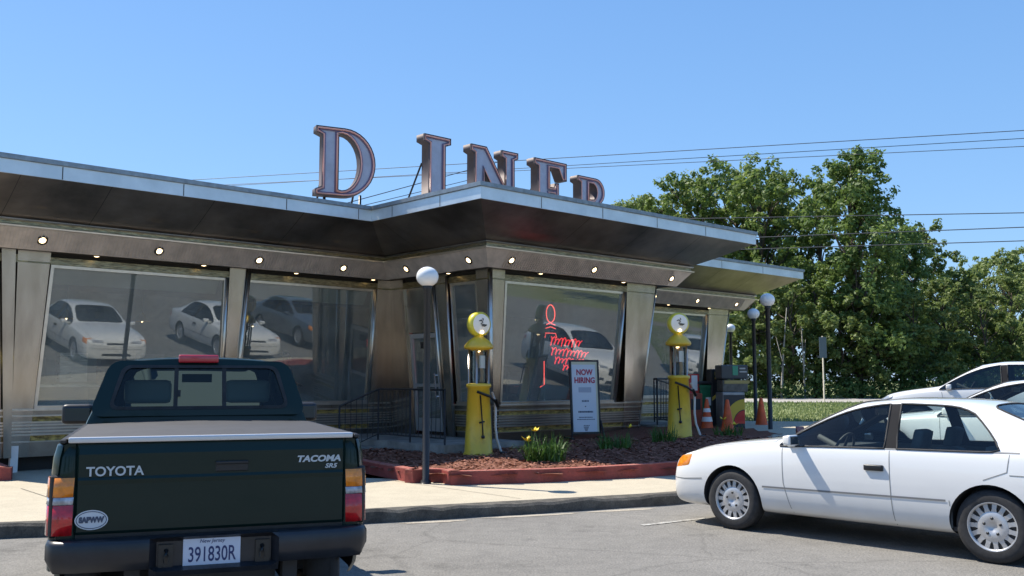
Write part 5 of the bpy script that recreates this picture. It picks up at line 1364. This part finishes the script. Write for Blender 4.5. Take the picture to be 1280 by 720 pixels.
# underbody: frame, axle, wheels, exhaust, hitch
bm=bmesh.new()
for y in (.42,-.42): box(bm,(-2.45,y-.04,.46),(2.2,y+.04,.58))
tube(bm,[(-1.42,-.70,.38),(-1.42,.70,.38)],.05,10); lathe(bm,[(.02,-.12),(.13,-.08),(.15,0),(.13,.08),(.02,.12)],14,(-1.42,0,.38),0,'y')
box(bm,(-2.35,-.35,.42),(-1.75,.25,.58)); obj('chassis',bm,DARKC,tk)
bm=bmesh.new(); tube(bm,[(-2.0,-.5,.42),(-2.35,-.55,.42),(-2.52,-.56,.41)],.03,10); obj('exhaust_pipe',bm,pr('rusty_steel',(0.22,0.15,0.10),.7,.5,noise=.5,nscale=12),tk)
for wx in (1.62,-1.42):
    for s in (1,-1): wheel(tk,wx,s*.72,.365,.365,.235,'seven',.215)
for s in (1,-1):
    a,c=sorted((s*.80,s*1.045)); bm=bmesh.new(); box(bm,(.60,a,1.235),(.70,c,1.40)); bevel(bm,.048,4); mm=obj('door_mirror',bm,BLACK,tk,True)
    a,c=sorted((s*.83,s*1.02)); bm=bmesh.new(); box(bm,(.592,a,1.262),(.599,c,1.373)); bevel(bm,.003,1); obj('mirror_glass',bm,pr('mirror_silver',(0.045,0.06,0.085),.12,1.0),mm)
    bm=bmesh.new(); box(bm,(.62,min(s*.74,s*.84),1.26),(.72,max(s*.74,s*.84),1.30)); obj('mirror_foot',bm,BLACK,mm)
    bm=bmesh.new(); dline(bm,tbvh,'y',[(1.05,1.1),(1.0,.5)],.008,s); dline(bm,tbvh,'y',[(-.25,1.3),(-.28,.5)],.008,s); obj('seam',bm,BLACK,tb)
    bm=bmesh.new(); dpatch(bm,tbvh,'x',[(s*.42,.82),(s*.68,.82),(s*.64,.93),(s*.42,.93)],1,.008); obj('headlight',bm,TAILC,tk)
    h=hit(tbvh,'y',-.02,1.08,s,0); bm=bmesh.new(); a,c=sorted((h.y-s*.01,h.y+s*.03)); box(bm,(-.10,a,1.05),(.08,c,1.10)); bevel(bm,.01,1); obj('door_handle',bm,BLACK,tk)
bm=bmesh.new(); dpatch(bm,tbvh,'x',[(-.40,.78),(.40,.78),(.38,.92),(-.38,.92)],1,.006); obj('grille',bm,BLACK,tk)
bm=bmesh.new(); box(bm,(2.44,-.78,.48),(2.62,.78,.68)); bevel(bm,.05,3); obj('front_bumper',bm,CHROME,tk,True)
for s in (1,-1): pass
hd_=Vector((-.372,1)).normalized()
tail=Vector((-1.640,5.40)); cc=tail+hd_*2.51
tk.location=(cc.x,cc.y,0); tk.rotation_euler=(0,0,math.atan2(hd_.y,hd_.x))
# ------------------------------------------------------------------ people inside the diner
def person(x, y, z, rz, label, shirt, trousers, hair, H=1.7):
    root=empty('person',(x,y,z),rz,label,'person')
    k=H/1.75
    V={'pel':(0,0,.95,.13),'waist':(0,.0,1.08,.125),'chest':(0,.01,1.30,.155),'neckb':(0,0,1.45,.07),'neck':(0,0,1.52,.05),'head':(0,-.015,1.63,.095),'crown':(0,-.01,1.70,.08),
       'shL':(.17,0,1.41,.06),'elL':(.23,-.03,1.13,.042),'wrL':(.17,-.22,1.02,.03),'haL':(.14,-.30,1.02,.032),
       'shR':(-.17,0,1.41,.06),'elR':(-.24,.0,1.13,.042),'wrR':(-.25,-.06,.90,.03),'haR':(-.25,-.08,.81,.032),
       'hiL':(.09,0,.90,.10),'knL':(.10,-.01,.50,.062),'anL':(.10,.02,.09,.042),'toL':(.11,-.13,.04,.038),
       'hiR':(-.09,0,.90,.10),'knR':(-.10,-.01,.50,.062),'anR':(-.10,.02,.09,.042),'toR':(-.11,-.13,.04,.038)}
    E=[('pel','waist'),('waist','chest'),('chest','neckb'),('neckb','neck'),('neck','head'),('head','crown'),('chest','shL'),('shL','elL'),('elL','wrL'),('wrL','haL'),('chest','shR'),('shR','elR'),('elR','wrR'),('wrR','haR'),
       ('pel','hiL'),('hiL','knL'),('knL','anL'),('anL','toL'),('pel','hiR'),('hiR','knR'),('knR','anR'),('anR','toR')]
    for s,h in ((1,'haL'),(-1,'haR')):
        bx,by,bz,_=V[h]
        for f in range(5):
            n1=h+'f%d'%f; dx=(-.022+.014*f)
            down = h=='haR'
            V[n1]=((bx+dx*.6,by-(.03 if not down else .01),bz-(.06 if down else .015),.009) if f<4 else (bx-s*.035,by-.01,bz-.02,.010)); E.append((h,n1))
            n2=n1+'b'; p=V[n1]; V[n2]=(p[0],p[1]-(.025 if not down else .01),p[2]-(.03 if down else .02),.008); E.append((n1,n2))
    names=list(V); me=bpy.data.meshes.new('figure'); me.from_pydata([(V[n][0]*k,V[n][1]*k,V[n][2]*k) for n in names],[(names.index(a),names.index(b)) for a,b in E],[])
    o=bpy.data.objects.new('figure',me); C.objects.link(o); md=o.modifiers.new('s','SKIN'); md.use_smooth_shade=True
    for i,n in enumerate(names): me.skin_vertices[0].data[i].radius=(V[n][3]*k,V[n][3]*k); me.skin_vertices[0].data[i].use_root=(n=='pel')
    s_=o.modifiers.new('u','SUBSURF'); s_.levels=1; s_.render_levels=1
    bpy.context.view_layer.update(); mn=bpy.data.meshes.new_from_object(o.evaluated_get(bpy.context.evaluated_depsgraph_get())); bpy.data.objects.remove(o)
    mn.materials.clear()
    skin=pr('skin',(0.42,0.26,0.19),.6)
    for m in (skin,shirt,trousers,BLACK): mn.materials.append(m)
    for p in mn.polygons:
        c=p.center/k; p.use_smooth=True
        p.material_index = 3 if c.z<.09 else (2 if c.z<.96 and abs(c.x)<.2 else (1 if c.z<1.47 and not (abs(c.x)>.13 and c.y<-.1 and c.z<1.08) and not(abs(c.x)>.2 and c.z<1.0) else 0))
    b=link_mesh('body',mn,None,root)
    bm=bmesh.new(); lathe(bm,[(.098*k*math.sin(PI*i/14)+.001,-.105*k*math.cos(PI*i/14)) for i in range(5,15)],18,(0,.012*k,1.665*k),0)
    for v in bm.verts:
        if v.co.y<-.05*k and v.co.z<1.70*k: v.co.y+= .045*k
    obj('hair',bm,hair,root,True)
    bm=bmesh.new()
    for s in (1,-1): lathe(bm,[(.001,-.011),(.011,0),(.001,.011)],8,(s*.033*k,-.098*k,1.64*k))
    lathe(bm,[(.016,-.03),(.010,.0),(.004,.03)],8,(0,-.11*k,1.615*k)); obj('face',bm,pr('face_dark',(0.08,0.05,0.04),.6),root)
    return root
def wl(a_,d,z=.46): q=BI+U*a_-N*d; return q.x,q.y,z
HAIR=pr('dark_hair',(0.02,0.015,0.012),.6)
x,y,z=wl(-1.75,1.5); person(x,y,z,BROT+.5,'person in dark clothes standing inside the window nearest the entrance',pr('dark_shirt',(0.015,0.015,0.02),.8),pr('dark_trousers',(0.02,0.02,0.025),.8),HAIR,1.78)
x,y,z=wl(-2.65,2.6); person(x,y,z,BROT-.7,'second person in a dark blue shirt farther back inside, left of the standing figure',pr('navy_shirt',(0.02,0.022,0.05),.8),MATS['dark_trousers'],HAIR,1.72)
# pendant lamps inside
for i,a_ in enumerate((-6.2,-4.7,-2.2)):
    x,y,z=wl(a_,2.2,0); r_=empty('pendant_lamp',(x,y,3.66),0,['pendant lamp inside the big left window, left one','pendant lamp inside the big left window beside the steel post','pendant lamp inside the window nearest the entrance'][i],'lamp','pendant lamps inside')
    bm=bmesh.new(); tube(bm,[(0,0,0),(0,0,-.7)],.008,5); obj('cord',bm,BLACK,r_)
    bm=bmesh.new(); lathe(bm,[(.03,-.68),(.09,-.76),(.16,-.86)],16,cap=False); obj('shade',bm,pr('lamp_shade_brass',(0.4,0.3,0.12),.4,.5),r_)
    bm=bmesh.new(); lathe(bm,[(.001,-.80),(.04,-.83),(.001,-.88)],10,cap=False); obj('bulb',bm,BULB,r_)

# ------------------------------------------------------------------ trees
BARK=pr('bark',(0.085,0.065,0.048),.95,noise=.4,nscale=6,bump=.6,bscale=12)
PBARK=pr('pale_bark',(0.30,0.28,0.24),.9,noise=.4,nscale=3)
LV=[leaf_mat('leaf_oak',(0.110,0.172,0.036),(0.215,0.290,0.075),.45), leaf_mat('leaf_maple',(0.090,0.152,0.035),(0.180,0.258,0.064),.42), leaf_mat('leaf_light',(0.150,0.205,0.055),(0.255,0.320,0.105),.5)]  # leaf_light: lighter green, also standing in for haze on the far right trees
def make_tree(seed, H, Rw, nl, leaf, lmat, base=.25, open_=.0, pale=False, lobes=26, fat=1.0, cone=0.0):
    rr=random.Random(seed); bm=bmesh.new()
    trunk=[Vector((0,0,-.3))]; p=Vector((0,0,-.3))
    for k in range(8):
        p=p+Vector((rr.uniform(-.18,.18),rr.uniform(-.18,.18),H*.86/8)); trunk.append(p.copy())
    tube(bm,trunk,H*.016,8,0,H*.004)
    L=[]
    for i in range(lobes):
        t=(i+.5)/lobes; z=H*(base+(1-base)*t*.95); 
        env=math.sin(PI*min(1,(.12+.86*(1-t))**.8)) if t>.3 else .75+.25*t/.3
        a=i*2.399+rr.uniform(-.5,.5); r_=Rw*env*rr.uniform(.25,.85)*(1-cone*t); c=Vector((r_*math.cos(a),r_*math.sin(a),z+rr.uniform(-.5,.5)))
        L.append((c,Rw*rr.uniform(.15,.31)*(.75+.4*env)*fat))
        j=min(7,max(1,int((z-H*.12)/(H*.86)*8))); s=trunk[j]; m=s.lerp(c,.5)+Vector((0,0,.3)); tube(bm,[s,m,c],H*.005,5,0,H*.0015)
    L.append((Vector((0,0,H*.95)),Rw*.18)); L.append((Vector((.4,.2,H*.86)),Rw*.24))
    trk=obj_mesh(bm)
    bm=bmesh.new(); tot=sum(r**2 for _,r in L)
    for c,r in L:
        n=int(nl*r*r/tot); 
        # sub clumps on the lobe surface
        cl=[]
        for _ in range(max(5,int(9*(r/1.3)**1.3))):
            d=Vector((rr.gauss(0,1),rr.gauss(0,1),rr.gauss(.25,.8))).normalized(); cl.append((c+Vector((d.x*r,d.y*r,d.z*r*.75))*rr.uniform(.55,1.08),r*rr.uniform(.20,.38)))
        for _ in range(n):
            q,cr=rr.choice(cl); d=Vector((rr.gauss(0,1),rr.gauss(0,1),rr.gauss(0,.75))); d=d.normalized()*cr*(rr.random()**.45)*1.1; p=q+d
            nn=(d.normalized()*.8+Vector((rr.uniform(-1,1),rr.uniform(-1,1),rr.uniform(-.2,1.2)))).normalized()
            u_=nn.orthogonal().normalized(); u_=(Matrix.Rotation(rr.uniform(0,6.28),3,nn)@u_); v_=nn.cross(u_); s=leaf*rr.uniform(.6,1.25)
            a=bm.verts.new(p-u_*s*.5); b=bm.verts.new(p+v_*s*.30+u_*s*.05); c_=bm.verts.new(p+u_*s*.55); d_=bm.verts.new(p-v_*s*.30+u_*s*.05); bm.faces.new([a,b,c_,d_])
    crn=obj_mesh(bm); trk.materials.append(PBARK if pale else BARK); crn.materials.append(lmat)
    return trk,crn
def obj_mesh(bm):
    me=bpy.data.meshes.new('m'); bm.normal_update(); bm.to_mesh(me); bm.free(); return me
PRO=[make_tree(1,16,5.2,15000,.30,LV[0],.18,lobes=40), make_tree(2,17,4.4,23000,.29,LV[1],.10,lobes=60,fat=1.2,cone=.42), make_tree(3,14,5.0,13000,.31,LV[2],.15,lobes=36), make_tree(4,15,3.6,10000,.29,LV[0],.30,lobes=30), make_tree(5,9,3.6,11000,.27,LV[2],.05,lobes=24), make_tree(6,16,4.8,9000,.30,LV[2],.25,lobes=34)]
def tree(name, px, D, H, kind, label, rz=0, wide=1.0, group='trees at the edge of the woods', X=None):
    X = (px-640)/1205*D if X is None else X
    pH=[16,17,14,15,9,16][kind]; s=H/pH
    r_=empty(name,(X,D,.38),rz,label,'tree',group); r_.scale=(s*wide,s*wide,s)
    for nm,me in zip(('trunk','crown'),PRO[kind]):
        o=bpy.data.objects.new(nm,me); C.objects.link(o); o.parent=r_
    return r_
T_=[# px, D, H, kind, label
 (802,84,17.4,2,'leafy tree just showing above the sloping roof edge, left end of the woods'),
 (840,79,17.3,5,'airy tree above the diner roof, second from the left end of the woods'),
 (880,76,18.1,0,'tall oak like tree rising behind the tip of the main canopy'),
 (918,79,18.9,5,'tall airy tree with sky gaps right of the canopy tip'),
 (957,73,17.5,0,'broad green tree behind the lower canopy tip'),
 (985,77,18.2,5,'tall open crowned tree left of the highest tree'),
 (1022,74,17.2,3,'narrow tree against the left of the highest tree'),
 (1077,66,17.3,1,'highest dark green tree in the centre of the woods, under the wires'),
 (1126,75,14.0,1,'dark tree stepping down right of the highest tree'),
 (1152,86,15.2,2,'mid height tree in the dip to the right of the highest tree'),
 (1186,92,12.0,2,'pale green tree beyond the white SUV roof'),
 (1213,84,11.2,3,'slim pale tree above the windscreen of the white SUV'),
 (1236,96,13.6,2,'bright green tree near the right edge of the photo'),
 (1262,90,13.2,2,'light topped tree at the right edge above the white SUV'),
 (1300,94,14.6,2,'pale tree cut off by the right edge of the photo'),
 (1345,90,16,0,'tree just beyond the right edge of the photo'),
]
LB=[0,1]
for i,(px,D,H,k,lb) in enumerate(T_): tree('tree',px,D,H,k,lb,rz=i*1.3,wide=1.0 if k!=1 else 1.05)
F_=[(905,65,8.5,4,'small bushy tree behind the farthest globe lamp'),(945,66.5,9.5,2,'bushy young tree between the two middle globe lamps'),(985,64.5,8.2,4,'low light green tree just right of the tallest globe lamp'),
    (1020,67,9.6,0,'low spreading tree behind the road sign'),(1060,65,7.2,4,'short bushy tree right of the road sign'),(1100,68,9.4,0,'mid sized dark tree above the hood of the white SUV'),
    (1140,66,7.4,4,'short light tree directly above the SUV hood'),(1180,70,8.6,2,'light green tree above the SUV windscreen'),(1225,68,7.8,4,'bushy low tree above the SUV roof'),(1268,70,9,2,'low tree above the SUV roof at the right edge')]
for i,(px,D,H,k,lb) in enumerate(F_): tree('young_tree',px,D,H,k,lb,rz=i*2.1,wide=1.15,group='young trees along the verge')
# trees hidden behind the building or out of frame that the windows mirror
for i,(X,Y,k) in enumerate([(52,38,0),(56,24,2),(54,10,1),(57,-2,0),(55,-14,2),(40,-38,1),(15,-42,0),(0,-44,2),(-16,-42,1),(50,46,1),(58,40,2)]):
    tree('tree',0,Y,13+i%3*2,k,'leafy tree at the far side of the parking lot, outside the photo',rz=i*.9,group='trees around the lot outside the photo',X=X)
# undergrowth at the foot of the woods
UND=leaf_mat('undergrowth_leaf',(0.075,0.13,0.03),(0.15,0.22,0.055)); rr=random.Random(77); bm=bmesh.new()
for _ in range(30000):
    x=rr.uniform(5,60); y=rr.gauss(65,2.2); y=max(62.2,y); hmax=.5+1.3*(math.sin(x*.7)*.5+.5)*(.6+.4*math.sin(x*2.3+y))+max(0,(y-63.5))*.55; z=.4+rr.random()**.7*hmax
    nn=Vector((rr.uniform(-1,1),rr.uniform(-1,.4),rr.uniform(0,1.4))).normalized(); u_=nn.orthogonal().normalized(); v_=nn.cross(u_); s=rr.uniform(.16,.34); p=Vector((x,y,z))
    bm.faces.new([bm.verts.new(p-u_*s*.5),bm.verts.new(p+v_*s*.3),bm.verts.new(p+u_*s*.5),bm.verts.new(p-v_*s*.3)])
tag(obj('undergrowth',bm,UND),'tangled light green undergrowth along the foot of the woods','undergrowth',kind='stuff')
bm=bmesh.new(); rr=random.Random(8)
for _ in range(42000):
    x=rr.uniform(4.5,42); y=27.5+(rr.random()**1.5)*23.8
    h=rr.uniform(.04,.11)*(1+.5*(y>50)); a=rr.uniform(0,6.28); w_=.006+.0006*y; d=Vector((math.cos(a),math.sin(a),0))*w_; l_=Vector((rr.uniform(-.04,.04),rr.uniform(-.04,.04),h)); p=Vector((x,y,.386))
    bm.faces.new([bm.verts.new(p-d),bm.verts.new(p+d),bm.verts.new(p+l_)])
tag(obj('lawn_grass',bm,leaf_mat('lawn_blade',(0.15,0.20,0.06),(0.25,0.30,0.11),.3)),'short lawn grass between the lot and the road','grass',kind='stuff')
# bare pale trunks
for i,(px,D,H) in enumerate(((976,62.6,6.0),(1006,63,5),(892,63,6))):
    X=(px-640)/1205*D; r_=empty('bare_trunk',(X,D,.3),i,['pale bare trunk behind the tallest globe lamp','pale leaning bare trunk left of the road sign','pale bare trunk at the left end of the verge'][i],'tree trunk'); bm=bmesh.new()
    tube(bm,[(0,0,0),(.15*(-1)**i,0,H*.4),(.5*(-1)**i,0,H)],.09,7,0,.03); tube(bm,[(.15*(-1)**i,0,H*.4),(-.4*(-1)**i,0,H*.8)],.04,5,0,.015); obj('trunk',bm,PBARK,r_)

# ------------------------------------------------------------------ wires and poles
WIRE=pr('wire_black',(0.05,0.055,0.07),.6)
def pt(px,py,D):
    p=math.radians(5.47); xc=(px-640)/1200; yc=(360-py)/1200
    fy=math.cos(p)-yc*math.sin(p); fz=math.sin(p)+yc*math.cos(p); k=D/fy
    return Vector((xc*k,D,1.6+fz*k))
def wire(p0,p1,label,sag=.25,r=.016,ext=1.5,ext2=.8):
    a=Vector(p0); b=Vector(p1); d=b-a; a2=a-d*ext; b2=b+d*ext2; bm=bmesh.new()
    pts=[]
    for i in range(33):
        t=i/32; q=a2.lerp(b2,t); pts.append(q-Vector((0,0,sag*4*t*(1-t))))
    tube(bm,pts,r,5); o=obj('power_line',bm,WIRE); tag(o,label,'wire','overhead wires'); return a2,b2
ends=[]
ends.append(wire(pt(760,194,52),pt(1280,163,44),'topmost overhead wire crossing the sky right of the letters',.0,.020))
ends.append(wire(pt(760,204,52),pt(1280,173,44),'second overhead wire from the top, close below the topmost',.0,.017))
ends.append(wire(pt(760,208,52.6),pt(1280,183,44.6),'third overhead wire from the top, crossing the tip of the highest tree',.0,.017))
wire(pt(940,272,48),pt(1280,266,42),'overhead wire in front of the trees at mid height, topmost of the lower three',.0,.022)
wire(pt(940,297,46),pt(1280,284,40),'middle of the lower three overhead wires in front of the trees',.0,.022)
wire(pt(920,312,44),pt(1280,301,38),'lowest overhead wire in front of the trees',.0,.020)
wire(pt(455,248,34),pt(632,200,41),'overhead wire passing behind the letters D and I',.0,.016,.8,0)
wire(pt(470,253,34),pt(632,214,41),'lower thin wire passing behind the letters D and I',.0,.013,.8,0)
r_=empty('utility_pole',(pt(632,200,41.15).x,41.15,.3),0,'wooden utility pole hidden behind the letter N of the roof sign','utility pole'); bm=bmesh.new(); tube(bm,[(0,0,0),(0,0,pt(632,198,41.15).z-.3)],.13,10,0,.09); obj('pole',bm,BARK,r_)
for (X,Y,lb) in ((-30,72,'wooden utility pole far behind the diner, outside the photo'),(62,30,'wooden utility pole beyond the right edge of the photo')):
    r_=empty('utility_pole',(X,Y,.3),0,lb,'utility pole'); bm=bmesh.new(); tube(bm,[(0,0,0),(0,0,15)],.16,10,0,.11); obj('pole',bm,pr('pole_wood',(0.16,0.12,0.08),.9,noise=.3),r_); bm=bmesh.new(); box(bm,(-1.2,-.06,13.6),(1.2,.06,13.75)); obj('crossarm',bm,MATS['pole_wood'],r_)

# ------------------------------------------------------------------ set the diner and what belongs to it at its true size and distance
K=.927
for o in [o for o in bpy.data.objects if o.parent is None]:
    lb=str(o.get('label','')); 
    if o.name.split('.')[0] in ('diner_building','roof_sign','dining_booth','machine_cabinet','neon_sign','entrance_steps','railing','person','pendant_lamp'):
        l_=o.location; o.location=(l_.x*K,l_.y*K,1.6+(l_.z-1.6)*K); o.scale=(K,K,K)
